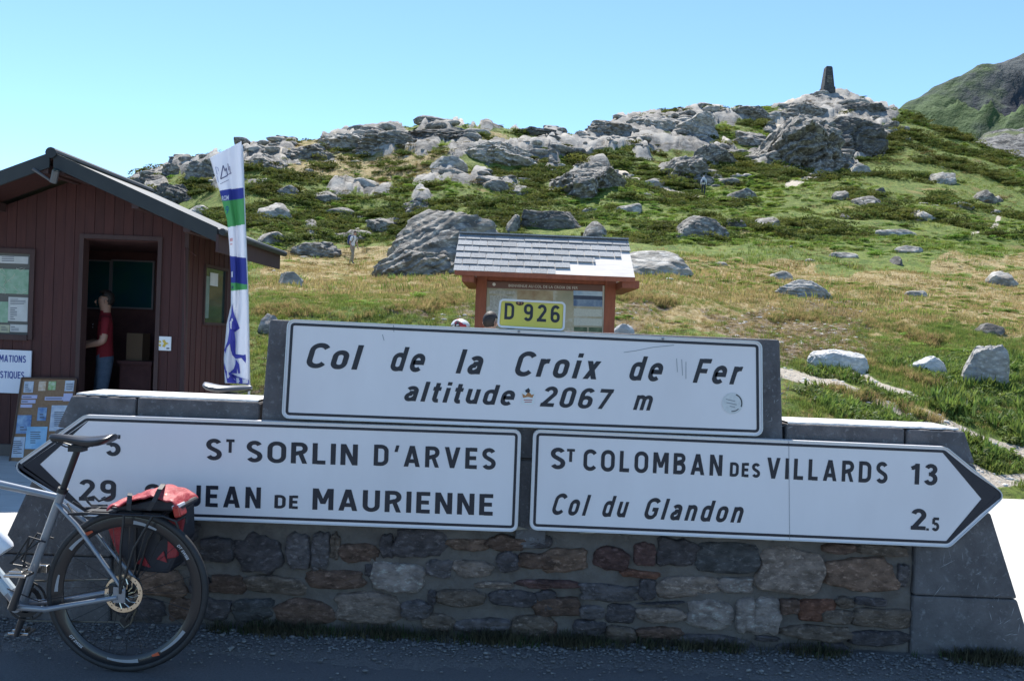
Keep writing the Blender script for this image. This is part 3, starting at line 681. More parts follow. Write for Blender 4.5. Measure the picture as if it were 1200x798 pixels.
# far turf, dry sward, near grass
tG = [tuft(k, 22, .16, .14, .006, .6, grassM) for k in range(2)]; tD = [tuft(k+5, 24, .20, .15, .005, .7, dryM) for k in range(2)]
tF = tuft(31, 14, .30, .35, .02, .6, grassM); tFD = tuft(32, 14, .30, .35, .016, .7, dryM)
def scat_grass(name, pr, n, dens, y0, y1, smin, smax):
    P, _ = sample(n, dens, y0, y1, 1); s = rs.uniform(smin, smax, len(P)); P[:, 2] -= .01
    scatter(name, pr, P, np.stack([s, s, s*rs.uniform(.7, 1.2, len(P))], -1), np.stack([rs.normal(size=len(P))*.15, rs.normal(size=len(P))*.15, rs.uniform(0, 6.28, len(P))], -1))
okg = (ZB > .03)*(1-np.clip(path*1.3, 0, 1))*(1-soil)
gm = sstep(-.25, .3, n2+.5*n1+.1)
scat_grass('meadow_grass', tG[0], 15000, okg*gm*(1-dry*.7)*(1-dirt*.75), 8.6, 26, .3, .62)
scat_grass('meadow_grass', tG[1], 9000, okg*(1-dry*.6)*(1-dirt*.85)*sstep(.0, .3, n3+.2), 8.6, 18, .3, .6)
scat_grass('dry_sward', tD[0], 14000, okg*(.25+.75*dry)*(1-dirt*.5), 9, 36, .2, .42)
scat_grass('dry_sward', tD[1], 8000, okg*(.3+.4*dirt+.3*dry), 8.8, 20, .18, .38)
scat_grass('hill_grass', tF, 16000, (1-rockm)*(1-dry*.8)*(1-path)*gm, 20, 120, .3, .8)
scat_grass('hill_dry_grass', tFD, 12000, (1-rockm*.8)*(.12+.88*dry)*(1-path), 18, 110, .25, .6)
cl_ = np.clip(soil*1.2+dirt*.35+.35*boxm(285, 380, 330, 470)+.2*boxm(900, 380, 1010, 460), 0, 1)*(ZB > .05)*(1-path)
scat_shrubs('bank_heath', protoH, 3600, cl_, 9, 24, .04, .17, .7)
scat_grass('lip_grass', tD[0], 2600, soil*(ZB > .05), 9, 26, .25, .6); scat_grass('lip_grass', tG[0], 1800, soil*(ZB > .05), 9, 26, .25, .6)
# lush weeds on the bank at the right
lush = np.clip(blob(1130, 480, 95, 50, .5)+blob(960, 468, 45, 26, .5)+.8*blob(1190, 440, 60, 40)+.7*blob(1100, 440, 30, 16)+.8*blob(1040, 440, 30, 10)+.5*blob(1180, 545, 60, 15), 0, 1)*(YY < 15)*(YY > 8.9)*(1-np.clip(path*1.6, 0, 1))*(1-soil)*sstep(-.30, .15, fbm(XX/.9, YY/.9, 0, 3, 71))
tW = tuft(41, 16, .24, .10, .017, .55, weedM); tW2 = tuft(42, 12, .16, .12, .020, .9, weedM)
scat_grass('bank_weeds', tW, 900, lush*sstep(-.1, .3, n3+.1), 8.9, 15, .28, .7)
lush2 = np.clip(blob(1150, 495, 60, 40, .4)+blob(1195, 430, 40, 25), 0, 1)*(YY < 15)*(YY > 8.9)*(1-path)*sstep(-.2, .2, n3)
scat_grass('tall_weeds', tW, 240, lush2, 8.9, 15, .5, 1.05)
wl = leafy_clump(61, n=150, leaf=.16, flat=.9, m=weedM)
scat_shrubs('leafy_weeds', [wl, leafy_clump(62, n=110, leaf=.2, flat=1.1, m=weedM)], 2400, np.clip(lush+lush2, 0, 1), 8.9, 15, .05, .20, 1.0)
scat_grass('bank_weeds', tW2, 1500, lush, 8.9, 15, .3, .75)

# ------------------------------------------------------------------ rocks
_ico = {}
def ico(sub):
    if sub not in _ico:
        bm = bmesh.new(); bmesh.ops.create_icosphere(bm, subdivisions=sub, radius=1); bm.verts.ensure_lookup_table()
        _ico[sub] = (np.array([v.co[:] for v in bm.verts]), np.array([[v.index for v in f.verts] for f in bm.faces])); bm.free()
    return _ico[sub]
def rock_geo(seed, dims, sub=4, cuts=9, rough=.10, strata=.0, flat=.25, tilt=.3, blocky=0.):
    V, Fc = ico(sub); P = V.copy(); r = np.random.RandomState(seed)
    for i in range(cuts):
        n = r.normal(size=3); n[2] = abs(n[2])*1.6+.3 if r.uniform() < .7 else n[2]*.3; n /= np.linalg.norm(n)
        d = r.uniform(.6, .92); t = P@n; P = P-np.outer(np.clip(t-d, 0, None)*.93, n)
    for k in range(3): P[:, k] /= np.abs(P[:, k]).max()
    q = P*1.6+seed*3.7
    P *= (1+rough*fbm(q[:, 0], q[:, 1], q[:, 2], 5, seed))[:, None]
    if strata:
        a = r.uniform(-.5, .5); s = (P[:, 2]*math.cos(tilt)+P[:, 0]*math.sin(tilt)+.2*P[:, 1])*5+1.2*fbm(q[:, 0], q[:, 1], q[:, 2], 3, seed+5)
        st = (s % 1); P[:, :2] *= (1-strata*np.abs(st-.5)**.5*1.4+strata*.7)[:, None]; P[:, 2] += strata*.25*(st-.5)
    if blocky:
        Mx = Matrix.Rotation(tilt, 3, 'Y') @ Matrix.Rotation(r.uniform(-.5, .5), 3, 'X') @ Matrix.Rotation(r.uniform(-.4, .4), 3, 'Z')
        A = P@np.array(Mx); A = A+.16*np.stack([noise3(q[:, 0]*1.3, q[:, 1]*1.3, q[:, 2]*1.3, seed+k) for k in (1, 2, 3)], -1)+.05*np.stack([noise3(q[:, 0]*5, q[:, 1]*5, q[:, 2]*5, seed+k) for k in (4, 5, 6)], -1)
        rad = 0
        for (sx, sy, sz, am) in ((.75, .7, .30, 1.), (.34, .4, .14, .42)):
            I = [np.floor(A[:, 0]/sx+.37), np.floor(A[:, 1]/sy), np.floor(A[:, 2]/sz+.21)]; Fq_ = [A[:, 0]/sx+.37-I[0], A[:, 1]/sy-I[1], A[:, 2]/sz+.21-I[2]]
            e = np.minimum.reduce([np.minimum(f, 1-f)*w_ for f, w_ in zip(Fq_, (sx, sy, sz))]); rad = rad+am*((_h(I[0], I[1], I[2], seed+9)-.5)-.35*(1-sstep(0, .05, e)))
        P = P*(1+blocky*rad)[:, None]
    P = P*np.array(dims)/2; P[:, 2] -= P[:, 2].max()-dims[2]*(1)
    return P, Fc
def rockmat(name, dark, mid, light, bscale=1., veins=0.):
    return mat(name, dark, mid, rough=.92, ns=1.6*bscale, det=12, lo=.40, hi=.60, bump=1., bs=2.6*bscale, bd=.10/bscale, c3=light, c3s=3.2*bscale, c3t=(.54, .66), stretch=(1, 1, 2.2), spec=.25)
RG = rockmat('grey_rock', (.10, .094, .086), (.27, .25, .222), (.46, .44, .40))
RL = rockmat('pale_rock', (.20, .188, .168), (.38, .36, .325), (.56, .54, .50))
RD = rockmat('dark_rock', (.07, .067, .064), (.15, .142, .13), (.26, .25, .23))
RN = rockmat('near_rock', (.20, .195, .185), (.34, .33, .31), (.48, .47, .44), 3.)
RNL = rockmat('near_pale_rock', (.40, .395, .38), (.56, .55, .53), (.68, .67, .64), 4.)
def rock(box, label, m=RG, name='boulder', Y=None, sub=4, depth=.8, hs=1.25, yaw=0., group=None, sink=.18, cat=None, **kw):
    x0, y0, x1, y1 = box; xm = (x0+x1)/2
    if name == 'rock_outcrop': kw.setdefault('blocky', .15); sub = max(sub, 5)
    else: kw.setdefault('blocky', .06)
    if (x1-x0) > 60: sub = 6
    hs *= .92
    if name == 'rock_outcrop' and y1 < 235: hs *= .86; e_ = (x1-x0)*(.16 if y1 < 200 else .07); x0 -= e_; x1 += e_
    h = hit(xm, y1) if Y is None else at(xm, y1, Y)
    if h.y > 18: depth = max(depth, 2.6*(y1-y0)/(x1-x0))
    wdt = (x1-x0)*h.y/F; ht = (y1-y0)*h.y/F*hs; d = max(wdt*depth, ht*.8)
    seed = int(x0*7+y0*13) % 9973
    P, Fc = rock_geo(seed, (wdt*1.08, d, ht*2), sub, **kw)
    P[:, 2] += -P[:, 2].max()+ht*(1-sink*.4)
    c, s = math.cos(yaw), math.sin(yaw); P[:, :2] = P[:, :2]@np.array([[c, s], [-s, c]])
    loc = (h.x, h.y+d*.38, h.z-ht*.02)
    me = np_mesh(name, P, Fc, m, smooth=True, loc=loc)
    me.data.set_sharp_from_angle(angle=R(30))
    return tag(me, label, cat or ('rock outcrop' if name == 'rock_outcrop' else 'boulder'), group)
O = 'rock_outcrop'
rock((446, 234, 612, 319), 'large grey striped outcrop rising left of the information board roof', RG, O, sub=6, strata=.10, depth=1.0, rough=.10, cuts=5, tilt=-.55, hs=1.22, blocky=.05)
rock((436, 282, 532, 323), 'low dark wedge of rock at the left foot of the large striped outcrop', RG, O, sub=6, strata=.10, rough=.10, cuts=10, tilt=-.6, hs=.95, blocky=.07)
rock((590, 249, 612, 272), 'small grey shoulder rock at the right foot of the large striped outcrop', RG)
rock((715, 285, 824, 323), 'smooth pale whaleback slab rising right of the board roof', RL, O, sub=5, strata=.05, rough=.05, cuts=4, hs=1.05, blocky=.02)
rock((604, 243, 682, 267), 'dark flat-topped boulder above the information board', RD, sub=4, rough=.1)
rock((684, 258, 718, 280), 'pale rounded boulder just above the board roof', RG, sub=4)
rock((780, 250, 866, 279), 'long grey lens-shaped boulder in the green slope below the upper hiker', RG, sub=5, strata=.06, depth=.5)
rock((847, 256, 878, 267), 'low dark rock at the right end of the lens-shaped boulder', RD)
rock((550, 150, 628, 190), 'pale ledge with deep dark shade under it near the left skyline', RL, O, sub=5, strata=.10, hs=1.0)
rock((655, 176, 737, 226), 'craggy grey outcrop with a pale crest above the board roof', RG, O, sub=5, rough=.2, strata=.12, cuts=12)
rock((770, 172, 834, 212), 'rounded grey outcrop just left of the upper hiker', RG, O, sub=5, rough=.12, strata=.06)
rock((818, 158, 862, 194), 'grey rounded crag above the upper hiker', RG, O, sub=5, rough=.12)
rock((905, 116, 992, 192), 'big smooth crag with slanting ledges under the stone monument', RG, O, sub=5, strata=.10, rough=.12, cuts=14, depth=.8, tilt=-.3)
rock((965, 122, 1052, 178), 'dark steep crag face right below the stone monument', RD, O, sub=5, strata=.05, rough=.12, cuts=14, depth=.8)
rock((925, 108, 975, 130), 'pale broken rock on the summit left of the monument foot', RG, O, sub=4, rough=.16)
rock((1000, 116, 1034, 130), 'brown low rock on the summit right of the monument', RD, O, sub=4, rough=.16)
rock((697, 136, 745, 158), 'dark rock at the notch where the two ridges meet', RG, O, sub=4, strata=.1)
rock((745, 128, 800, 152), 'bright broken slab on the right ridge skyline', RL, O, sub=5, strata=.12, rough=.18)
rock((790, 123, 850, 158), 'widest bright slab of the right ridge left of the summit', RL, O, sub=5, strata=.1, rough=.18)
rock((858, 121, 905, 137), 'low dark grey rock on the skyline left of the summit crag', RG, O, sub=4)
rock((868, 140, 925, 172), 'grey slabs left of the summit crag beside the gully', RG, O, sub=5, strata=.1, rough=.16)
rock((143, 197, 190, 219), 'dark blocky rock at the far left skyline above the hut roof', RD, O, sub=4, strata=.1)
rock((160, 212, 224, 240), 'dark cliff block above the hut roof slope', RD, O, sub=5, strata=.08, rough=.12)
rock((183, 187, 216, 203), 'grey block on the skyline left of the tall flag', RG, O, sub=4)
rock((212, 176, 262, 214), 'grey slabs behind the top of the tall flag', RG, O, sub=5, strata=.12)
rock((286, 172, 330, 196), 'grey stepped slabs on the skyline right of the flag top', RG, O, sub=5, strata=.14, depth=.7)
rock((318, 158, 378, 186), 'long tilted slab on the left ridge skyline', RG, O, sub=5, strata=.14, tilt=.4)
rock((372, 149, 432, 172), 'flat pale slab on the left ridge skyline', RL, O, sub=5, strata=.14)
rock((425, 144, 486, 168), 'broad stepped slab in the middle of the left skyline', RG, O, sub=5, strata=.14)
rock((480, 143, 540, 158), 'dark low slab at the top of the left ridge', RD, O, sub=4, strata=.12)
rock((600, 147, 650, 160), 'thin dark ledge on the skyline above the pale ledge', RD, O, sub=4)
rock((293, 234, 334, 256), 'pale rock close to the right edge of the flag', RL, sub=4)
rock((205, 239, 243, 254), 'pale flat rock above the sloping hut roof', RL, sub=4)
rock((318, 215, 352, 231), 'small grey rock right of the flag on the left hillside', RG)
rock((360, 222, 400, 236), 'flat grey rock in juniper left of centre on the hill', RG)
rock((410, 208, 444, 219), 'pale low rock on the green shelf of the left hill', RL)
rock((503, 181, 546, 193), 'pale flat outcrop below the left skyline', RL)
rock((423, 252, 470, 272), 'grey broken rock above the lower hiker', RG, O)
rock((395, 268, 440, 284), 'grey flat stones just above the lower hiker', RG)
rock((340, 282, 392, 300), 'grey flat ledge left of the lower hiker', RG, O)
rock((292, 270, 330, 286), 'grey rock at the foot of the hill right of the flag', RG)
rock((470, 228, 512, 246), 'craggy grey rock above the large striped outcrop', RG, O)
rock((560, 206, 598, 222), 'mid grey rock in scrub above the dark flat boulder', RG)
rock((593, 215, 624, 228), 'small pale rock in the middle of the hill scrub', RL)
rock((680, 170, 700, 183), 'small pale rock high above the craggy outcrop', RL)
rock((725, 237, 756, 249), 'pale flat stone in bright green scrub above the board roof', RL)
rock((683, 243, 703, 250), 'small pale stone on the green slope right of the dark boulder', RL)
rock((856, 220, 891, 233), 'pair-like grey rock right of the upper hiker', RG)
rock((890, 253, 916, 267), 'small grey rock under the middle of the right slope', RG)
rock((981, 222, 1001, 233), 'grey rounded stone in the middle of the right slope', RG)
rock((1003, 228, 1038, 243), 'tilted grey slab in the middle of the right slope', RG)
rock((996, 190, 1026, 205), 'pale rock under the foot of the dark crag', RL)
rock((1027, 219, 1040, 230), 'small dark stone right of the tilted grey slab', RD)
rock((1067, 244, 1109, 259), 'wide pale flat rock with dark shade on the right slope', RL, depth=.6)
rock((1030, 268, 1077, 277), 'thin pale slab lying flat in the right slope grass', RL, depth=.5)
rock((1052, 287, 1085, 296), 'pale flat stone below the thin slab on the right slope', RL)
rock((1120, 235, 1143, 244), 'pale humped stone high on the right slope', RL)
rock((1160, 245, 1180, 252), 'small pale stone near the right picture edge', RL)
rock((976, 295, 1008, 302), 'thin pale stone at the upper edge of the dry meadow', RL)
rock((1049, 299, 1063, 311), 'small dark stone at the edge of the dry meadow', RD)
rock((1100, 200, 1124, 216), 'pale rock step on the far right flank of the hill', RL)
rock((1150, 222, 1176, 238), 'dark broken rock on the far right flank', RG)
rock((985, 250, 1000, 257), 'tiny grey stone in the green middle slope', RG)
rock((1168, 317, 1206, 336), 'pale rock cut by the right picture edge in dry grass', RL)
rock((898, 317, 932, 328), 'flat pale rock in dry grass above the grey meadow boulder', RL)
rock((907, 328, 992, 350), 'long grey boulder with a bush in the dry meadow', RN, sub=5, strata=.06, depth=.5)
rock((1065, 340, 1092, 348), 'small pale stone in a green tuft of the dry meadow', RL)
rock((954, 410, 1020, 432), 'rounded white boulder on the bank above the right coping', RNL, sub=5, depth=.6, rough=.06, cuts=5)
rock((1071, 418, 1119, 440), 'pale flat boulder in weeds on the right bank', RNL, sub=5, depth=.6, rough=.08)
rock((1131, 405, 1194, 455), 'large grey angular boulder among weeds at the right', RN, sub=5, depth=.6, cuts=12, rough=.1, strata=.03)
rock((1150, 379, 1186, 393), 'dark blue-grey stone above the angular boulder', RD, sub=4)
rock((322, 318, 350, 334), 'white splintered rock in grass right of the hut eave', RL, sub=4, cuts=14)
rock((300, 368, 330, 392), 'grey stone lying on the bank between flag and stone wall', RN, sub=4)
rock((718, 380, 745, 396), 'small pale stone on bare earth right of the board post', RNL, sub=3)
# countless small stones weathered out of the slope and the path
def rubble(name, n, dens, y0, y1, s0, s1, m, flat=.6):
    P, _ = sample(n, dens, y0, y1, 1); V = []; Fs = []; k = 0; ge = [rock_geo(900+i, (1, 1, 1), 2, cuts=7)[0] for i in range(5)]; f0 = ico(2)[1]
    for i in range(len(P)):
        s = s0+(s1-s0)*rs.uniform()**2.5; s *= P[i, 1]/60+.4; g_ = ge[i % 5]*np.array([s*rs.uniform(1, 1.9), s, s*flat]); a = rs.uniform(0, 6.28); c, q = math.cos(a)*1, math.sin(a)
        V.append(g_@np.array([[c, q, 0], [-q, c, 0], [0, 0, 1]])+P[i]-np.array([0, 0, s*.45])); Fs.append(f0+k); k += len(ico(2)[0])
    return tag(np_mesh(name, np.concatenate(V), np.concatenate(Fs), m, smooth=False), kind='stuff')
scr = np.clip(blob(945, 188, 45, 18)+.5*rockm*sstep(0, .3, n2)+.4*blob(800, 215, 60, 12), 0, 1)
rubble('weathered_stones', 700, scr*hill, 40, 150, .25, 1.3, RG)
rubble('weathered_stones', 260, scr*hill, 40, 150, .3, 1.2, RL)
rubble('scattered_stones', 240, (1-dry*.3)*sstep(.1, .4, n1+n2)*(YY > 20), 18, 110, .12, .7, RL)
rubble('path_pebbles', 900, np.clip(path+dirt*.4, 0, 1), 8.6, 22, .03, .16, RNL)

# stone monument on the summit
mp = at(969.5, 106, 124); mz = min(mp.z, ground(mp.x, mp.y)+6)
t = thing('stone_monument', 'tapered dark stone monument standing on the summit skyline', 'monument', (mp.x, mp.y, mp.z-.6))
s_ = 124/F; mm = rockmat('monument_stone', (.05, .05, .055), (.09, .09, .095), (.14, .14, .14), 1.5)
def frust(mb, w0, w1, d0, d1, z0, z1, c=(mp.x, mp.y, mp.z-.6)):
    v = [(c[0]+sx*w/2, c[1]+sy*d/2, c[2]+z) for w, d, z in ((w0, d0, z0), (w1, d1, z1)) for sx, sy in ((-1, -1), (1, -1), (1, 1), (-1, 1))]
    mb.add(v, [(0, 1, 5, 4), (1, 2, 6, 5), (2, 3, 7, 6), (3, 0, 4, 7), (4, 5, 6, 7), (3, 2, 1, 0)])
b_ = MB(); frust(b_, 14*s_, 13.5*s_, 14*s_, 13.5*s_, 0, .9); b_.build('base', mm, t)
b_ = MB(); frust(b_, 12*s_, 7.2*s_, 12*s_, 7.2*s_, .9, .6+26*s_); b_.build('shaft', mm, t)
b_ = MB(); frust(b_, 6.6*s_, 5.6*s_, 6.6*s_, 5.6*s_, .6+26*s_, .6+27.2*s_); b_.build('cap', mm, t)
b_ = MB(); b_.box(mp.x-.35, mp.x+.35, mp.y-6*s_-.02, mp.y-5*s_, mp.z+.9, mp.z+2.0); b_.build('plaque', RD, t)
# ------------------------------------------------------------------ stone wall
YW = 3.95; TH = .29
granite = mat('dressed_granite', (.100, .094, .096), (.150, .142, .144), rough=.85, ns=9, det=14, bump=.8, bs=70, bd=.008, c3=(.22, .22, .225), c3s=38, c3t=(.56, .70), spec=.25)
scrape = mat('pale_scrape', (.34, .34, .35), rough=.9)
mortar = mat('lime_mortar', (.118, .102, .090), (.165, .145, .128), rough=1, ns=9, det=12, bump=1, bs=45, bd=.012, c3=(.17, .15, .13), c3s=7, c3t=(.58, .72))
w0 = at(613, 760, YW)
wall = thing('stone_wall', 'low rubble and granite wall carrying the big white signs beside the road', 'wall', (w0.x, YW+TH/2, 0))
Wp = lambda px, py: (at(px, py, YW).x, at(px, py, YW).z)
ZC = 1.115                                     # top of coping
xl0, xl1 = Wp(83, 463)[0], Wp(305, 470)[0]; xr0, xr1 = Wp(921, 497)[0], Wp(1131, 506)[0]
xt0, xt1 = Wp(316, 373)[0], Wp(914, 400)[0]
cb = ZC-.16
sl_l = lambda z: xl0-(ZC-z)*.42; sl_r = lambda z: xr1+(ZC-z)*.36
rc = random.Random(3)
def slab(name, poly, y0=YW, y1=YW+TH, bev=.012, m=granite, rough=.0):
    return MB().prism(poly, y0, y1).build(name, m, wall, bevel=bev)
jx = Wp(160, 466)[0]; jr = Wp(1062, 502)[0]; g_ = .004
slab('coping_slab', [(xl0, ZC), (sl_l(cb), cb), (jx-g_, cb), (jx-g_, ZC)])
slab('coping_slab', [(jx+g_, ZC+.004), (jx+g_, cb), (xl1-g_, cb), (xl1-g_, ZC+.004)], YW-.004)
slab('coping_slab', [(xr0+g_, ZC), (xr0+g_, cb), (jr-g_, cb), (jr-g_, ZC)])
slab('coping_slab', [(jr+g_, ZC-.004), (jr+g_, cb), (sl_r(cb), cb), (xr1, ZC-.004)], YW-.003)
slab('headstone', [(xt0, 1.527), (xl1, cb-.06), (xr0, cb-.06), (xt1, 1.527)], YW-.006, YW+TH+.01, .015)
stripm = mat('sunlit_strip', (.52, .51, .49), (.66, .65, .62), rough=.9, ns=12, bump=.6, bs=40, bd=.006, c3=(.28, .28, .27), c3s=9, c3t=(.62, .7))  # pale sheet added on the coping, sun brightness put into its colour
def add_sunlit_strip(xa, xb, z):
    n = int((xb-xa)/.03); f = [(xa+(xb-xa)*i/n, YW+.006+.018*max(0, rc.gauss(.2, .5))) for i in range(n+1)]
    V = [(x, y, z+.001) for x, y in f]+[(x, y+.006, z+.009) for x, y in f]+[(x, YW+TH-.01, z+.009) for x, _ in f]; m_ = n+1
    MB().add(V, [(k*m_+i, k*m_+i+1, (k+1)*m_+i+1, (k+1)*m_+i) for k in range(2) for i in range(n)]).build('sunlit_strip', stripm, wall)
add_sunlit_strip(xl0+.02, xl1-.012, ZC+.004); add_sunlit_strip(xr0+.012, xr1-.02, ZC)
# dressed end blocks
def endblk(side, z0, z1, xin, dy):
    f = sl_l if side < 0 else sl_r
    a, b = (f(z1), f(z0)); p = [(a, z1), (b, z0), (xin, z0), (xin, z1)]
    if side > 0: p = p[::-1]
    slab('granite_block', p, YW-dy, YW+TH+dy, .012)
xi_r = Wp(1071, 690)[0]; xi_l = Wp(128, 690)[0]
zs = [0.0, Wp(1071, 697)[1], .72, cb-g_]
for k in range(3):
    endblk(1, zs[k]-(.05 if k == 0 else 0), zs[k+1]-g_, xi_r, .003*(k % 2))
    endblk(-1, (zs[k]+(.03 if k else -.05)), zs[k+1]+(.03 if k < 2 else 0)-g_, xi_l, .003*(k % 2))
slab('granite_block', [(Wp(612, 600)[0]-.03, cb-.07), (Wp(612, 600)[0]-.03, .45), (Wp(612, 600)[0]+.12, .45), (Wp(612, 600)[0]+.12, cb-.07)], YW-.002, YW+.05)
# rubble core with uneven mortar face
def core():
    nx, nz = 300, 64; xs = np.linspace(xi_l+.004, xi_r-.004, nx); zz = np.linspace(-.05, cb-.065, nz); X, Zc = np.meshgrid(xs, zz)
    D = .015*fbm(X*6, Zc*6, 0, 5, 2)+.008*fbm(X*30, Zc*30, 0, 3, 4)
    Yc = YW+.022-D
    i = np.arange(nx*nz).reshape(nz, nx); F1 = np.stack([i[:-1, :-1], i[:-1, 1:], i[1:, 1:], i[1:, :-1]], -1).reshape(-1, 4)
    V = np.stack([X, Yc, Zc], -1).reshape(-1, 3)-np.array(wall.location)
    np_mesh('mortar_face', V, F1, mortar, wall)
    MB().box(xi_l+.004, xi_r-.004, YW+.06, YW+TH, -.05, cb-.065).build('rubble_core', mortar, wall)
core()
_smc = {}
def stonemat(c):
    if c not in _smc:
        base = {'d': (.085, .082, .088), 'g': (.125, .122, .128), 'b': (.125, .088, .070), 'o': (.18, .13, .10), 't': (.23, .20, .175), 'r': (.105, .066, .062), 'l': (.27, .25, .235), 'n': (.082, .088, .092), 'R': (.16, .085, .06), 'm': (.14, .12, .10)}[c]
        base = tuple(x*k_ for x, k_ in zip(base, (1.28, 1.14, 1.07))); dk = tuple(x*.5 for x in base); lt = tuple(min(.5, x*1.6+.02) for x in base)
        M = mat('stone_'+c, dk, base, rough=.9, ns=14, det=14, lo=.36, hi=.60, bump=1, bs=22, bd=.028, c3=lt, c3s=26, c3t=(.54, .68), stretch=(1, 1, 1.8), spec=.25, rand=.12)
        _smc[c] = M
    return _smc[c]
def stone(px0, py0, px1, py1, c):
    a = Wp(px0, py0); b = Wp(px1, py1); cx, cz = (a[0]+b[0])/2, (a[1]+b[1])/2; rx, rz = abs(b[0]-a[0])/2, abs(a[1]-b[1])/2
    if cz-rz < -.03: return
    n = 24; rd_ = rc; rx *= 1.07; rz *= 1.09; pw = rd_.uniform(2.2, 5.5); ph = [rd_.uniform(-.17, .17) for _ in range(n)]; jg = rd_.choice([.35, .6, .9]); ph = [(ph[i]*jg+ph[i-1]*.5) for i in range(n)]; tz = rd_.uniform(-.010, .010); tx = rd_.uniform(-.010, .010)
    tilt = rd_.uniform(-.08, .08)
    def pt(a_, s): 
        ca, sa = math.cos(a_), math.sin(a_); r_ = (abs(ca)**pw+abs(sa)**pw)**(-1/pw)
        x, z = ca*r_*rx*s, sa*r_*rz*s; return cx+x-z*tilt, cz+z+x*tilt
    V = []; prof = [(1.04, .03), (1.0, .010), (.95, .001), (.76, -.005), (.38, -.006)]
    dep = rd_.uniform(-.004, .012)
    for s, d in prof:
        for i in range(n):
            a_ = 2*math.pi*i/n; x, z = pt(a_, s*(1+ph[i]*(1 if s > .7 else .5))); V.append((x, YW+.006-dep+d+(rd_.uniform(-.006, .006)*(s < 1))+(tx*math.cos(a_)+tz*math.sin(a_))*(s < 1.01)*s, z))
    V.append((cx, YW+.006-dep-.006, cz)); m_ = len(prof)
    fs = [(k*n+i, k*n+(i+1) % n, (k+1)*n+(i+1) % n, (k+1)*n+i) for k in range(m_-1) for i in range(n)]+[((m_-1)*n+i, (m_-1)*n+(i+1) % n, m_*n) for i in range(n)]
    MB().add(V, fs).build('stone', stonemat(c), wall, smooth='all')
A = [(95,140,190,215,'d'),(200,125,350,252,'d'),(370,128,440,238,'g'),(452,125,502,238,'g'),(542,157,660,220,'b'),(715,112,872,203,'d'),(890,138,1010,180,'o'),(1018,132,1130,180,'b'),(1140,128,1215,172,'d'),(440,240,612,303,'b'),
     (642,222,805,313,'l'),(815,212,896,265,'g'),(902,210,1025,265,'t'),(1042,182,1108,250,'d'),(1115,188,1225,238,'b'),(975,277,1088,302,'t'),(1108,272,1215,300,'r'),(125,258,230,320,'b'),(238,262,425,320,'m'),(195,332,312,403,'n'),
     (330,337,512,422,'b'),(532,316,725,418,'t'),(737,340,833,402,'g'),(850,302,1000,358,'m'),(1020,305,1160,358,'d'),(60,330,185,400,'d'),(140,412,322,470,'m'),(345,432,520,480,'d'),(540,430,738,480,'d'),(805,382,902,432,'m'),(906,395,1082,442,'g'),
     (1092,385,1225,470,'m'),(620,225,640,262,'d'),(510,125,536,215,'m'),(672,130,706,200,'d'),(820,308,846,352,'d'),(1170,310,1225,372,'d'),(60,262,118,318,'d'),(760,436,898,480,'d'),(915,450,1080,488,'d')]
for x0, y0, x1, y1, c in A: stone(200+x0/2.727, 580+y0/2.727, 200+x1/2.727, 580+y1/2.727, c)
Bs = [(35,115,185,187,'o'),(202,112,308,180,'r'),(325,97,385,165,'r'),(392,88,510,165,'d'),(516,92,705,187,'n'),(712,117,895,248,'t'),(922,142,1125,238,'o'),(1133,165,1163,230,'g'),(285,180,398,204,'R'),(392,196,578,268,'t'),(587,203,688,250,'l'),
      (10,208,148,234,'r'),(162,225,328,276,'g'),(340,207,388,270,'d'),(22,262,150,318,'b'),(157,287,232,330,'g'),(332,290,474,340,'t'),(492,268,618,358,'l'),(637,266,690,368,'l'),(695,270,768,374,'l'),(772,267,828,310,'b'),(828,267,938,333,'R'),
      (945,262,998,294,'m'),(1003,262,1100,290,'d'),(1000,297,1170,360,'m'),(30,335,85,402,'b'),(140,334,230,380,'d'),(332,354,468,388,'b'),(470,378,692,424,'g'),(760,405,880,440,'g'),(785,345,990,395,'m'),(905,95,1000,128,'b'),(1010,100,1160,136,'m'),
      (240,285,322,345,'d'),(240,352,325,400,'m'),(990,365,1165,410,'d'),(895,400,980,440,'d'),(700,380,770,400,'d'),(10,410,130,436,'d'),(900,300,990,340,'m'),(340,275,470,286,'d'),(150,385,235,425,'m')]
for x0, y0, x1, y1, c in Bs: stone(620+x0/2.609, 600+y0/2.609, 620+x1/2.609, 600+y1/2.609, c)
for q in [(132,612,176,640,'g'),(180,610,228,636,'d'),(135,644,170,664,'m'),(150,668,216,698,'o'),(178,640,232,664,'g'),(132,702,190,728,'d'),(196,702,226,728,'b'),(135,730,180,752,'m'),(186,730,228,750,'d')]: stone(*q)
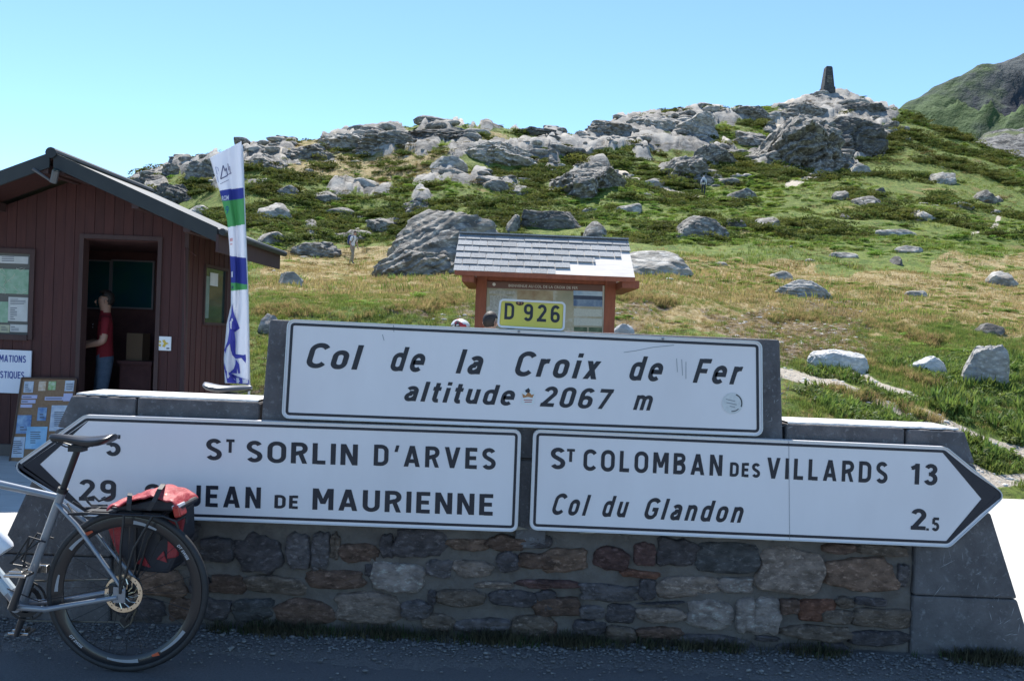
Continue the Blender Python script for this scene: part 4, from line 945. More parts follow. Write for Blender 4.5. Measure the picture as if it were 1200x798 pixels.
# pale mortar smears just below the signs, light scrapes on the granite
sm = MB()
for k in range(110):
    px = rc.choice([rc.uniform(240, 600), rc.uniform(630, 1060)]); H0 = 611+(px-600)*.036+rc.uniform(0, 9); a = Wp(px, H0); r_ = rc.uniform(.01, .045)
    pl = [(a[0]+r_*rc.uniform(.7, 1.5)*math.cos(t_*.9)*1.5, a[1]+r_*rc.uniform(.5, 1)*math.sin(t_*.9)*.45) for t_ in range(7)]
    sm.prism(pl, YW-.012, YW+.02)
_sm = sm.build('mortar_smear', mat('pale_mortar', (.24, .22, .18), (.33, .30, .25), rough=1, ns=30, bump=1, bs=80, bd=.004), wall)
tag(_sm, kind='stuff'); sc_ = MB()
for (cx, cy, n_, l_) in ((1180, 730, 16, .07), (1095, 660, 6, .10), (60, 610, 16, .05), (80, 655, 8, .05), (905, 450, 12, .05), (910, 480, 8, .04), (1160, 690, 7, .05)):
    for k in range(n_):
        x, z = Wp(cx+rc.gauss(0, 12), cy+rc.gauss(0, 14)); a_ = rc.choice([1.25, 1.9, .5])+rc.gauss(0, .3); l = l_*rc.uniform(.2, 1); w_ = rc.uniform(.0006, .0018)
        if x > xi_l and x < xi_r and z < .9: continue
        dx, dz = math.cos(a_)*l/2, math.sin(a_)*l/2; ox, oz = -math.sin(a_)*w_, math.cos(a_)*w_
        yy = YW-.0075
        sc_.add([(x-dx, yy, z-dz), (x+ox, yy, z+oz), (x+dx, yy, z+dz), (x-ox, yy, z-oz)], [(0, 1, 2, 3)])
tag(sc_.build('scrape', scrape, wall), kind='stuff')

# ------------------------------------------------------------------ signs
CUR = [None]
signW = mat('sign_white', (.84, .79, .79), (.77, .72, .72), rough=.36, ns=2.2, det=10, lo=.40, hi=.72, spec=.5, c3=(.62, .60, .60), c3s=26, c3t=(.70, .80), stretch=(1, 1, .45))
signE = mat('sign_edge', (.62, .64, .66), rough=.35, metal=.3)
ink = mat('sign_black', (.010, .011, .022), (.016, .017, .028), rough=.45, ns=12)
metal = mat('dull_metal', (.35, .35, .36), rough=.45, metal=.8)
YS = 3.885
def sign(name, label, cat, pL, pR, poly_px, radii, rim=.016, line=.013, Y=YS, th=.035, face=signW, lw=None):
    a, b = at(*pL, Y), at(*pR, Y); U = (b-a); U.y = 0; U.normalize(); V = Vector((-U.z, 0, U.x))
    pts = [at(x, y, Y) for x, y in poly_px]; O = Vector((sum(p.x for p in pts)/len(pts), Y, sum(p.z for p in pts)/len(pts)))
    loc = [((p-O).dot(U), (p-O).dot(V)) for p in pts]
    t = thing(name, label, cat, (O.x, Y+th/2, min(p.z for p in pts)))
    fr = (O, U, V); pr = rounded(loc, radii)
    MB().prism(pr, .004, th, fr=fr).build('panel', face, t)
    p1 = inset(pr, rim*.28)
    MB().ring(pr, p1, -.004, .004, fr=fr).build('rim', signE, t)
    p2 = inset(pr, rim); p3 = inset(pr, rim+line)
    MB().ring(p2, p3, .0022, .0038, fr=fr).build('border_line', ink, t)
    CUR[0] = t
    return t, fr
def put(mb, fr, s, pl, pr, cap_px, shear=0., offset=.02, space=1., Y=YS, y=.0026, mi=0):
    O, U, V = fr; a, b = at(*pl, Y), at(*pr, Y); wdt = (b-a).length
    a = Vector((a.x, O.y, a.z)); mb = MB(); sign_text(mb, s, a, U, V, wdt, cap_px*Y/F, y, shear, mi=mi, wgt=1.22 if cap_px < 17 else (1.08 if cap_px > 20 else 1))
    mb.build('word', ink, CUR[0])
# top sign
T1, fr = sign('name_sign', 'long white sign on top reading Col de la Croix de Fer altitude 2067 m', 'sign', (337, 374), (893, 399), [(330, 490), (894, 511), (893, 400), (337, 374)], .035)
mb = MB()
IT = .26
for s, xa, xb, base, cap in (('Col', 357, 424, 430.5, 29), ('de', 456, 500, 434.2, 28.5), ('la', 534, 568, 437.4, 28.5), ('Croix', 601.5, 705, 440.2, 28.8), ('de', 736, 779, 445.2, 28.5), ('Fer', 812, 871, 448.4, 28.5),
                             ('altitude', 472.5, 605, 469.5, 23.5), ('2067', 632.5, 718, 476.0, 23.5), ('m', 742, 766.5, 480.2, 23.5)):
    sl_ = .043; b0 = base; put(mb, fr, s, (xa, b0), (xb, b0+(xb-xa)*sl_), cap, IT, .028, 1.28 if s not in ('m',) else 1)
pass
def patch_(fr, c, poly, y, Y=YS):
    O, U, V = fr; p = at(*c, Y); k = Y/F; return [Vector((p.x, O.y, p.z))+U*(x*k)+V*(-yy*k)+Vector((0, y, 0)) for x, yy in poly]
def flat(name, fr, c, polys, mats, t, y=.0022):
    mb = MB()
    for j, (poly, mi) in enumerate(polys):
        v = patch_(fr, c, poly, y-.0003*j); mb.add(v, tri([(a[0], a[1]) for a in poly]), mi)
    return mb.build(name, mats, t)
cw = mat('print_white', (.78, .78, .76), rough=.5); co = mat('print_orange', (.45, .20, .07), rough=.5); cr = mat('print_red', (.42, .04, .05), rough=.5); cg = mat('print_grey', (.30, .31, .33), rough=.5)
flat('sticker', fr, (619, 464.5), [([(-8, 9), (-7, 1), (-8, -4), (-3, -7), (3, -9), (8, -4), (7, 4), (8, 8), (3, 10)], 0), ([(-7.2, -3), (-3, -1), (0, -6), (4, -2), (7, -3), (5, 1.5), (0, .5), (-6, 2)], 1), ([(-4, -7), (0, -10), (2, -7), (1, -4), (-3, -4.5)], 2),
     ([(-5, 4.0), (5, 3.4), (5, 4.2), (-5, 4.8)], 3), ([(-4, 6.3), (4.5, 5.7), (4.5, 6.5), (-4, 7.1)], 3)], [cw, co, ink, cr], T1)
cir = lambda r, a0=0, a1=360, n=24: [(r*math.cos(R(a0+(a1-a0)*i/n)), r*math.sin(R(a0+(a1-a0)*i/n))) for i in range(n+(0 if a1-a0 == 360 else 1))]
arc = lambda r0, r1, a0, a1: [(r1*math.cos(R(a0+(a1-a0)*i/10)), r1*math.sin(R(a0+(a1-a0)*i/10))) for i in range(11)]+[(r0*math.cos(R(a1-(a1-a0)*i/10)), r0*math.sin(R(a1-(a1-a0)*i/10))) for i in range(11)]
flat('sticker', fr, (858.5, 472.5), [(cir(12.5), 0), (arc(10.2, 11.6, -70, 20), 1), (arc(9, 10, 40, 95), 1), ([(-8, -5), (3, -3), (3, -2), (-8, -4)], 2), ([(-7, -1), (5, 1), (5, 2), (-7, 0)], 2), ([(-3, 3), (3, 4), (3, 5), (-3, 4)], 2)], [mat('faded_sticker', (.62, .62, .60), (.72, .72, .70), rough=.6, ns=60), ink, cg], T1)
scm = MB()
for ln in ([(731, 413), (745, 411), (765, 407), (790, 404.5)], [(461, 381), (461.5, 389)], [(448, 392), (450, 399)], [(793, 420), (794, 436)], [(799, 421), (800, 440)], [(804, 424), (804, 444)]):
    w_ = .35
    for (ax, ay), (bx, by) in zip(ln[:-1], ln[1:]):
        dx, dy = bx-ax, by-ay; l = math.hypot(dx, dy); ox, oy = -dy/l*w_, dx/l*w_
        v = [at(x, y, YS)+Vector((0, .0024, 0)) for x, y in ((ax+ox, ay+oy), (bx+ox, by+oy), (bx-ox, by-oy), (ax-ox, ay-oy))]; scm.add(v, [(0, 1, 2, 3)])
tag(scm.build('scratch', cg, T1), kind='stuff')
for x, y in ((777, 396.5), (608, 388)):
    bl = MB(); p = at(x, y, YS); bl.lathe([(0, -.006), (.006, -.004), (.008, .006), (0, .008)], (p.x, YS, p.z), n=12); bl.build('bolt', metal, T1)
# left arrow
T2, fr = sign('arrow_sign', 'white arrow sign pointing left to St Sorlin d\'Arves and St Jean de Maurienne', 'direction sign', (100, 485), (610, 502), [(13, 547), (99, 604.5), (606.5, 623), (611, 503.5), (99, 486)], [.035, .05, .035, .035, .05])
def chevron(fr, tip, top, bot, inner, name_t, Y=YS, rim=.016):
    O, U, V = fr; f = lambda p: ((at(*p, Y)-O).dot(U), (at(*p, Y)-O).dot(V))
    poly = [f(p) for p in (top, tip[0], tip[1], tip[2], bot, inner)]
    mb = MB(); v = [O+U*a+V*b+Vector((0, .0030, 0)) for a, b in poly]; mb.add(v, tri(poly)); mb.build('arrowhead', ink, name_t)
chevron(fr, [(19.5, 551), (17.5, 546), (20.5, 541)], (106, 490.8), (104, 600.5), (46.5, 544), T2)
mb = MB()
OS = .020
for s, xa, xb, base, cap, sp in (('S', 241, 259.3, 538.6, 24.6, 1), ('T', 264.5, 274.2, 530.3, 15.5, 1), ('SORLIN', 288.5, 418.5, 541, 24.6, 1.14), ("D'ARVES", 437.8, 580.5, 545.4, 24.6, 1.14),
                                 ('29', 92, 135, 586.2, 24.6, 1.25), ('5', 123.7, 140.6, 533.8, 24.6, 1), ('S', 169, 187.5, 591.5, 24.6, 1), ('T', 192, 202, 583, 15.5, 1), ('JEAN', 222.5, 304.8, 593, 24.8, 1.14), ('DE', 321.5, 348.8, 595.2, 15.3, 1.1), ('MAURIENNE', 366, 577.3, 597, 25, 1.14)):
    put(mb, fr, s, (xa, base), (xb, base+(xb-xa)*.030), cap, 0, OS, sp)
pass
# right arrow
T3, fr = sign('arrow_sign', 'white arrow sign pointing right to St Colomban des Villards and Col du Glandon', 'direction sign', (622, 503), (1110, 523), [(620.5, 620.5), (1113, 641), (1179, 580.5), (1109, 523.5), (625, 503)], [.035, .05, .035, .05, .035])
chevron(fr, [(1172.5, 576), (1174.5, 580.5), (1172, 584.5)], (1103, 528), (1107, 636.5), (1150.5, 584.5), T3)
mb = MB()
for s, xa, xb, base, cap, sp, sh in (('S', 645, 662, 549, 24.6, 1, 0), ('T', 664, 673.3, 541, 15, 1, 0), ('COLOMBAN', 683.5, 846, 551, 24.6, 1.06, 0), ('DES', 855.5, 890.5, 558, 16.3, 1.06, 0), ('VILLARDS', 898.5, 1040, 560.5, 24.6, 1.06, 0), ('13', 1067.5, 1098.5, 567.3, 24.4, 1.1, 0),
                                     ('2', 1067.5, 1085, 620.3, 24.4, 1, 0), ('.5', 1086, 1100.5, 621.5, 15.5, 1, 0), ('Col', 645.5, 691, 602.6, 24.8, 1.05, IT), ('du', 704.5, 737.5, 605, 24.8, 1.05, IT), ('Glandon', 753.5, 873, 607.8, 24.8, 1.1, IT)):
    put(mb, fr, s, (xa, base), (xb, base+(xb-xa)*.043), cap, sh, OS, sp)
pass
sm_ = MB(); a, b = at(924.6, 515.5, YS), at(925.6, 632, YS)
sm_.add([a+Vector((-.0012, .0022, 0)), a+Vector((.0012, .0022, 0)), b+Vector((.0012, .0022, 0)), b+Vector((-.0012, .0022, 0))], [(0, 1, 2, 3)]); sm_.build('panel_joint', cg, T3)
# road number plate
yel = mat('plate_yellow', (.72, .60, .08), (.64, .54, .09), rough=.4, ns=5)
YP = 3.93
T4, fr = sign('road_number_plate', 'small yellow plate reading D 926 standing on top of the long white sign', 'road number plate', (585, 350.5), (663.5, 354.5), [(582.5, 383.5), (661.5, 388), (663, 354), (585.5, 350)], .022, rim=.012, line=.0, Y=YP, face=yel, th=.03)
wr = MB(); O, U, V = fr
pts = [((at(x, y, YP)-O).dot(U), (at(x, y, YP)-O).dot(V)) for x, y in [(582.5, 383.5), (661.5, 388), (663, 354), (585.5, 350)]]
pr = rounded(pts, .022); wr.ring(inset(pr, .002), inset(pr, .0095), .0015, .0038, fr=fr); wr.build('white_margin', signW, T4)
mb = MB(); put(mb, fr, 'D', (590.8, 374.2), (602, 374.7), 19.5, 0, .03, 1, Y=YP); put(mb, fr, '926', (613.3, 376.0), (655.7, 378), 20, 0, .03, 1.12, Y=YP); pass
flat('sticker', fr, (609.3, 354.8), [([(5*math.cos(a/8*6.283), 3*math.sin(a/8*6.283)) for a in range(8)], 0), ([(-3, -.8), (-1, -1.6), (0, .5), (-2, 1.2)], 1), ([(1, -.8), (3, -.6), (2, 1.2)], 1)], [mat('print_brown', (.07, .03, .02)), co], T4)
br = MB()
for x in (598, 648):
    p = at(x, 388, YP); br.box(p.x-.02, p.x+.02, YP+.03, YP+.036, p.z-.05, p.z+.06)
br.build('bracket', metal, T4)
for t in (T1, T2, T3):
    # fixing rails between panel and wall
    ch = [c for c in t.children if c.name.startswith('panel')][0]; bb = [Vector(c) for c in ch.bound_box]; x0 = min(b.x for b in bb)+t.location.x; x1 = max(b.x for b in bb)+t.location.x; z0 = min(b.z for b in bb)+t.location.z; z1 = max(b.z for b in bb)+t.location.z
    for q in (.3, .7):
        zz = z0+(z1-z0)*q; MB().box(x0+.25*(x1-x0), x1-.25*(x1-x0), YS+.035, YW-.008, zz-.02, zz+.02).build('fixing_rail', metal, t)
# ------------------------------------------------------------------ wooden hut
YH, YF_, YB = 8.6, 8.0, 10.05
brown = mat('brown_boards', (.047, .0135, .013), (.066, .020, .017), rough=.8, ns=5, det=10, stretch=(6, 6, .6), bump=.5, bs=30, bd=.004, rand=.12, c3=(.036, .011, .011), c3s=2.5, c3t=(.55, .7))
brownD = mat('brown_trim', (.042, .019, .018), (.055, .027, .024), rough=.7, ns=6, stretch=(5, 5, .8))
roofM = mat('dark_roof_sheet', (.017, .021, .023), (.026, .031, .032), rough=.6, ns=4, metal=.1)
dark = mat('hut_inside', (.070, .026, .026), (.10, .042, .04), rough=.9, ns=5)
glassD = mat('window_glass', (.012, .030, .034), (.02, .05, .045), rough=.08, ns=1.5, spec=.8)
XR = -3.50; XL = -6.9; apx = at(62, 180, YF_); AX, AZ = apx.x, apx.z; cor = at(256, 268.5, YF_); SLP = (AZ-cor.z)/(cor.x-AX)
hut = thing('wooden_hut', 'dark brown boarded hut with a low gable roof behind the wall at the left', 'hut', (AX, (YH+YB)/2, 0))
roofz = lambda x: AZ-.10-abs(x-AX)*SLP      # underside of roof
FL = .12
D0, D1 = at(95, 400, YH).x, at(182, 400, YH).x; DT = at(140, 281, YH).z
W0, W1 = -6.55, at(35, 340, YH).x; WB, WT = at(20, 392, YH).z, at(20, 297, YH).z
def plank(x0, x1, z0, z1f, z1g, y0=YH, th=.022):
    MB().add([(x0, y0, z0), (x1, y0, z0), (x1, y0, z1g), (x0, y0, z1f), (x0, y0+th, z0), (x1, y0+th, z0), (x1, y0+th, z1g), (x0, y0+th, z1f)],
             [(0, 1, 2, 3), (7, 6, 5, 4), (0, 4, 5, 1), (1, 5, 6, 2), (2, 6, 7, 3), (3, 7, 4, 0)]).build('plank', brown, hut)
pw = .104; x = XL; k = 0
while x < XR-.02:
    xa, xb = x+.003, min(x+pw-.003, XR)
    segs = [(0.02, None)]
    if xb > D0 and xa < D1: segs = [(DT, None)]
    elif xb > W0 and xa < W1: segs = [(.02, WB), (WT, None)]
    jit = .0025*(k % 2)
    for z0, z1 in segs: plank(xa-.001, xb+.001, z0, z1 or roofz(xa)-.01, z1 or roofz(xb)-.01, YH+jit)
    x += pw; k += 1
# side wall boards, narrower
ZE = roofz(XR)-.02
sw = [at(238, 300, YH).z]; WY0, WY1 = F*3.5/362, F*3.5/337; SWB, SWT = 1.50, 2.13
y = YH; k = 0
while y < YB-.01:
    ya, yb = y+.003, min(y+.072, YB)
    for z0, z1 in ([(.02, SWB), (SWT, ZE)] if (yb > WY0 and ya < WY1) else [(.02, ZE)]):
        MB().box(XR-.024-.004*(k % 2), XR-.004*(k % 2), ya, yb, z0, z1).build('plank', brown, hut)
    y += .078; k += 1
MB().box(XR-.03, XR+.012, YH-.012, YH+.035, 0, ZE).build('corner_post', brownD, hut)
b = MB(); b.box(XL, XR-.03, YB-.03, YB, 0, 2.40); b.box(XL, XL+.03, YH+.03, YB-.03, 0, 2.0); b.build('rear_wall', dark, hut)
MB().box(XL-.05, XR+.01, YH-.05, YB, 0, FL).build('floor', mat('hut_floor', (.10, .08, .07)), hut)
MB().box(XL+.03, XR-.03, YH+.03, YB-.03, 2.34, 2.36).build('ceiling', dark, hut)
# door frame and lining
t_ = .045; b = MB(); b.box(D0-t_, D0, YH-.018, YH+.10, FL, DT+t_); b.box(D1, D1+t_, YH-.018, YH+.10, FL, DT+t_); b.box(D0, D1, YH-.016, YH+.10, DT, DT+t_); b.build('door_frame', brownD, hut)
# front window with maps behind the glass
wf = MB(); wf.box(W0-.05, W0, YH-.02, YH+.03, WB-.05, WT+.05); wf.box(W1, W1+.05, YH-.02, YH+.03, WB-.05, WT+.05); wf.box(W0, W1, YH-.02, YH+.03, WT, WT+.05); wf.box(W0, W1, YH-.03, YH+.03, WB-.06, WB); fo = wf.build('window', brownD, hut)
MB().box(W0, W1, YH+.012, YH+.018, WB, WT).build('pane', mat('poster_backing', (.10, .10, .09)), fo)
mapg = mat('map_green', (.16, .30, .19), (.28, .40, .30), rough=.6, ns=14, det=10); paper = mat('paper', (.45, .46, .44), (.52, .53, .52), rough=.8, ns=9); mapb = mat('map_yellow', (.33, .34, .22), (.40, .40, .30), rough=.7, ns=10)
def sheet_(x0, y0, x1, y1, m, par, Y, name='notice', th=.004):
    a, c = at(x0, y0, Y), at(x1, y1, Y); return MB().box(a.x, c.x, Y, Y+th, c.z, a.z).build(name, m, par)
for q in ((-20, 299, 33, 309.5, paper), (-50, 313, 33, 345, mapg), (-10, 353, 9, 378, mapg), (10, 348, 32, 377, paper), (-10, 380, 11, 390, mapb), (12, 380, 32, 389.5, paper), (-45, 348, -12, 388, paper)): sheet_(*q[:4], q[4], fo, YH+.004)
def print_lines(fn, px0, py0, px1, py1, n, par, m=None):
    mb_ = MB(); rr = random.Random(int(px0*31+py0)); st_ = (py1-py0)/n
    for i in range(n):
        y = py0+st_*(i+.5); xe = px1-(px1-px0)*rr.choice([0, 0, .1, .3, .5])
        mb_.add([fn(px0, y-st_*.2), fn(xe, y-st_*.2), fn(xe, y+st_*.2), fn(px0, y+st_*.2)], [(0, 1, 2, 3)])
    tag(mb_.build('print_line', m or mat('print_dark', (.10, .11, .14), rough=.7), par), kind='stuff')
fw = lambda x, y: at(x, y, YH+.0025)
for q in ((2, 300.5, 31, 307, 3), (12, 350, 30, 357, 4), (12, 360, 20, 375, 7), (13, 382, 22, 388, 3), (1, 382, 9, 388, 3), (-40, 350, -15, 380, 14)): print_lines(fw, *q, fo)
rd3 = random.Random(5); rv = MB()
for k in range(7):
    x, y = rd3.uniform(-8, 30), rd3.uniform(314, 343); pts = []
    for j in range(6): pts.append(at(min(32, max(-10, x)), min(344, max(314, y)), YH+.002)); x += rd3.uniform(-5, 7); y += rd3.uniform(-5, 5)
    rv.tube(pts, .0022, 4)
tag(rv.build('map_road', mat('map_line', (.55, .56, .45), rough=.7), fo), kind='stuff')
# side window
sf = MB(); X_ = XR
sf.box(X_-.04, X_+.015, WY0-.03, WY0, SWB-.03, SWT+.03); sf.box(X_-.04, X_+.015, WY1, WY1+.03, SWB-.03, SWT+.03); sf.box(X_-.04, X_+.015, WY0, WY1, SWT, SWT+.03); sf.box(X_-.04, X_+.02, WY0, WY1, SWB-.03, SWB)
so_ = sf.build('window', brownD, hut); MB().box(X_-.02, X_-.014, WY0, WY1, SWB, SWT).build('pane', glassD, so_)
MB().box(X_-.012, X_-.008, WY0+.18, WY0+.42, SWT-.20, SWT-.05).build('notice', paper, so_)
MB().box(X_-.011, X_-.007, WY0+.02, WY0+.16, SWB+.05, SWT-.10).build('notice', mat('notice_green', (.10, .16, .13), (.2, .24, .2), ns=9), so_)
# inner windows of the rear wall
for (x0, x1) in ((100, 127.5), (133, 178)):
    Yb = YB-.05; a, c = at(x0, 306, Yb), at(x1, 361, Yb); f_ = .02
    w_ = MB(); w_.box(a.x-f_, a.x, Yb-.02, Yb+.01, c.z-f_, a.z+f_); w_.box(c.x, c.x+f_, Yb-.02, Yb+.01, c.z-f_, a.z+f_); w_.box(a.x, c.x, Yb-.02, Yb+.01, a.z, a.z+f_); w_.box(a.x, c.x, Yb-.02, Yb+.01, c.z-f_, c.z)
    wo = w_.build('window', mat('grey_trim', (.16, .14, .15), rough=.6), hut); MB().box(a.x, c.x, Yb-.004, Yb, c.z, a.z).build('pane', mat('rear_pane', (.010, .05, .075), (.016, .07, .06), rough=.12, ns=2.2, spec=.6), wo)
# roof: sheets, gable fascia, ridge cap, side fascia
th = .045; RY1 = 10.1; XE = cor.x; XEL = AX-(XE-AX)*1.62
rz = lambda x: AZ-abs(x-AX)*SLP
def slope(xa, xb, y0, y1, t0, t1):     # slab between two x, offsets t0..t1 above the roof line
    return MB().add([(xa, y0, rz(xa)+t0), (xb, y0, rz(xb)+t0), (xb, y1, rz(xb)+t0), (xa, y1, rz(xa)+t0), (xa, y0, rz(xa)+t1), (xb, y0, rz(xb)+t1), (xb, y1, rz(xb)+t1), (xa, y1, rz(xa)+t1)],
                    [(0, 3, 2, 1), (4, 5, 6, 7), (0, 1, 5, 4), (1, 2, 6, 5), (2, 3, 7, 6), (3, 0, 4, 7)])
roof = slope(AX, XE, YF_, RY1, -.05, 0).build('roof', roofM, hut); 
l_ = slope(XEL, AX-.001, YF_, RY1, -.05, 0).build('roof', roofM, hut)
slope(AX+.02, XE-.005, YF_-.022, YF_-.002, -.135, .012).build('gable_fascia', roofM, hut); slope(XEL, AX-.02, YF_-.022, YF_-.002, -.135, .012).build('gable_fascia', roofM, hut)
b = MB(); b.box(XE-.012, XE+.012, YF_-.024, RY1, rz(XE)-.23, rz(XE)-.055); b.build('side_fascia', brownD, hut)
b = MB(); b.tube([(XE+.05, YF_-.03, rz(XE)-.03), (XE+.05, RY1+.05, rz(XE)-.03)], .035, 10); b.build('gutter', roofM, hut)
b = MB(); b.tube([(AX, YF_-.04, AZ+.0), (AX, RY1+.03, AZ+.0)], .055, 12); b.build('ridge_cap', roofM, hut)
for sgn, xa, xb in ((1, AX, XE), (-1, XEL, AX)):
    for j in range(4):
        yy = YF_+.06+j*.16 if j < 3 else YH-.08
    for xk in ([AX+.05, AX+.8, XE-.35] if sgn > 0 else [AX-.05-.06, AX-.9, XEL+.3]):
        MB().box(xk, xk+.07, YF_+.0, YH+.0, rz(xk+.035)-.05-.10-.02, rz(xk+.035)-.052-.03).build('purlin', brownD, hut)
slope(AX, XE-.015, YF_, YH, -.062, -.052).build('soffit', brown, hut); slope(XEL+.015, AX-.001, YF_, YH, -.062, -.052).build('soffit', brown, hut)
b = MB(); b.tube([at(216.5, 470, YH-.03), at(216.5, 290, YH-.03), at(230, 300, YH-.02)], .006, 6); b.build('cable', dark, hut)
# floodlight and bracket under the gable
t = thing('floodlight', 'small floodlight on a slanting bracket under the hut gable', 'lamp', at(62, 214, YF_+.02))
gm_ = mat('grey_metal', (.10, .11, .12), rough=.5, metal=.4)
p, q = at(38, 198, YF_-.06), at(61, 213, YF_+.03); MB().tube([p, q], .014, 8).build('bracket', gm_, t)
p = at(64, 207, YF_-.02); b = MB(); b.tube([at(65.5, 200, YF_-.05), at(62.5, 214, YF_-.01)], .034, 10); b.build('lamp_body', gm_, t)
b = MB(); b.tube([at(65.7, 199.5, YF_-.052), at(65.9, 198.7, YF_-.054)], .030, 10); b.build('lens', glassD, t)
# information sign on the hut
t = thing('tourist_information_sign', 'white board with blue capitals under the map window of the hut', 'sign', at(0, 462, YH-.02)); Yq = YH-.03
ppw = mat('board_white', (.62, .66, .74), rough=.5); blu = mat('lettering_blue', (.02, .05, .25), rough=.5)
sheet_(-30, 408.5, 35, 461.5, ppw, t, Yq, 'board', .015); mb = MB()
a, b2 = at(-21.5, 423, Yq), at(30.5, 423, Yq); sign_text(mb, 'INFORMATIONS', a, Vector((1, 0, 0)), Vector((0, 0, 1)), b2.x-a.x, 8.2*Yq/F, -.002, 0)
a, b2 = at(-20.5, 442, Yq), at(28.5, 442, Yq); sign_text(mb, 'TOURISTIQUES', a, Vector((1, 0, 0)), Vector((0, 0, 1)), b2.x-a.x, 8.2*Yq/F, -.002, 0)
mb.build('lettering', blu, t)
# small square sign with yellow mark
t = thing('square_sign', 'small white square sign with a yellow mark right of the hut door', 'sign', at(191, 411, YH-.01)); Yq = YH-.014
sheet_(183.5, 394, 200, 411, mat('plate_white', (.72, .74, .76), rough=.4), t, Yq, 'plate', .01)
mb = MB(); ym = mat('mark_yellow', (.60, .42, .05), rough=.5)
for poly in ([(190, 399), (193, 398), (194.5, 401), (198, 402.5), (194.5, 404), (193, 407), (190, 406), (192, 402.5)], [(186, 399.5), (188, 399), (189, 401), (187, 402)], [(186, 403.5), (188.5, 403), (188.5, 406), (186.5, 406)]):
    mb.add([at(x, y, Yq-.002) for x, y in poly], tri(poly))
mb.build('mark', ym, t); mb = MB(); mb.add([at(x, y, Yq-.002) for x, y in ((195, 407.5), (198.5, 407.6), (198.4, 409), (195, 409))], [(0, 1, 2, 3)]); mb.build('small_print', ink, t)
# leaning notice board
t = thing('notice_board', 'brown cork notice board with leaflets leaning on the hut wall', 'notice board', (at(45, 535, 8.3).x, 8.35, 0))
cork = mat('cork_board', (.22, .13, .075), (.27, .17, .10), rough=.95, ns=50, bump=.3); Ya, Yb_ = 8.28, 8.52
zb = .02; zt = at(55, 446, Yb_).z
def LB(px, py):    # point on the leaning board plane
    # solve for Y along the lean
    Y = Ya
    for _ in range(6):
        p = at(px, py, Y); Y = Ya+(Yb_-Ya)*(p.z-zb)/(zt-zb)
    return at(px, py, Y)
c4 = [LB(26, 443), LB(89, 444), LB(76, 560), LB(9, 558)]
n_ = Vector((0, -1, (Yb_-Ya)/(zt-zb))).normalized()
vs = c4+[c-n_*.02 for c in c4]
MB().add(vs, [(0, 1, 2, 3), (7, 6, 5, 4), (0, 4, 5, 1), (1, 5, 6, 2), (2, 6, 7, 3), (3, 7, 4, 0)]).build('board', cork, t)
b = MB()
for i in range(4): b.tube([c4[i]+n_*.006, c4[(i+1) % 4]+n_*.006], .010, 4)
b.build('frame', mat('frame_brown', (.10, .06, .04)), t)
LB0 = LB
def note(px0, py0, px1, py1, m, sk=-.11, name='leaflet'):
    vs = [LB(px0+(py0-446)*sk*0, py0), LB(px1, py0), LB(px1+(py1-py0)*sk, py1), LB(px0+(py1-py0)*sk, py1)]; q = [v+n_*.005 for v in vs]
    return MB().add(q+[v+n_*.001 for v in vs], [(0, 1, 2, 3), (0, 4, 5, 1), (1, 5, 6, 2), (2, 6, 7, 3), (3, 7, 4, 0)]).build(name, m, t)
lw = mat('leaflet_white', (.55, .58, .62), (.35, .40, .5), rough=.6, ns=22); lb = mat('leaflet_blue', (.08, .16, .35), (.30, .42, .55), rough=.5, ns=12); lv = mat('leaflet_lilac', (.45, .45, .62), rough=.6); lg = mat('leaflet_green', (.18, .35, .07), (.5, .55, .4), ns=30); lo_ = mat('leaflet_orange', (.5, .33, .2), (.6, .5, .4), ns=30); lsky = mat('leaflet_pale_blue', (.22, .42, .62), (.36, .55, .7), ns=8)
for q in ((29, 447, 40, 460, lw), (46, 447, 54.5, 458, lo_), (57.5, 447, 66, 457, lg), (77, 446, 87.5, 458.5, lw), (26, 463, 44, 467, lv), (25.5, 468.5, 42, 472.5, lv), (24.5, 474, 38, 477.5, lv), (53, 465, 75, 469, lv), (75, 461, 85.5, 470, lv), (45, 477.5, 55.5, 493, lb), (61, 475, 82, 505, lw), (21, 486.5, 37.5, 508, lb), (32, 500, 56, 526, lsky), (15, 512, 30, 536, lw), (36, 530, 52, 548, lo_)): note(*q[:4], q[4])

lbn = lambda x, y: LB(x, y)+n_*.0085
for q in ((30, 450, 37, 459, 4), (78, 449, 86, 457, 4), (27, 464, 42, 466.5, 1), (26, 469.3, 40, 472, 1), (54, 465.8, 73, 468.5, 1), (64, 482, 77, 500, 8), (36, 505, 48, 520, 6), (16, 516, 26, 532, 7), (47, 484, 53, 491, 2), (24, 499, 33, 505, 2)): print_lines(lbn, *q, t)

# ------------------------------------------------------------------ information board with shingled roof
YI = 10.75
redw = mat('red_brown_timber', (.20, .055, .026), (.26, .075, .034), rough=.7, ns=6, det=8, stretch=(4, 4, .7), bump=.3, bs=40, bd=.003)
pc = at(640, 400, YI); Lx, Rx = at(557.5, 350, YI).x, at(720.5, 352, YI).x; gz = min(ground(Lx, YI), ground(Rx, YI))
ib = thing('information_board', 'red-brown timber information board under a shingled roof behind the wall', 'information board', (pc.x, YI, gz-.1))
pz = at(640, 322, YI).z; pwid = .145
for x0 in (Lx, Rx-pwid): MB().box(x0, x0+pwid, YI-.07, YI+.07, gz-.15, pz+.02).build('post', redw, ib, bevel=.006)
MB().box(Lx+pwid, Rx-pwid, YI-.045, YI+.045, at(640, 331.5, YI).z, pz+.06).build('beam', redw, ib)
MB().box(Lx+pwid, Rx-pwid, YI+.0, YI+.03, gz+.25, at(640, 331.5, YI).z).build('back_panel', redw, ib)
rx0, rx1 = at(534, 300, 10.1).x, at(744.5, 300, 10.1).x
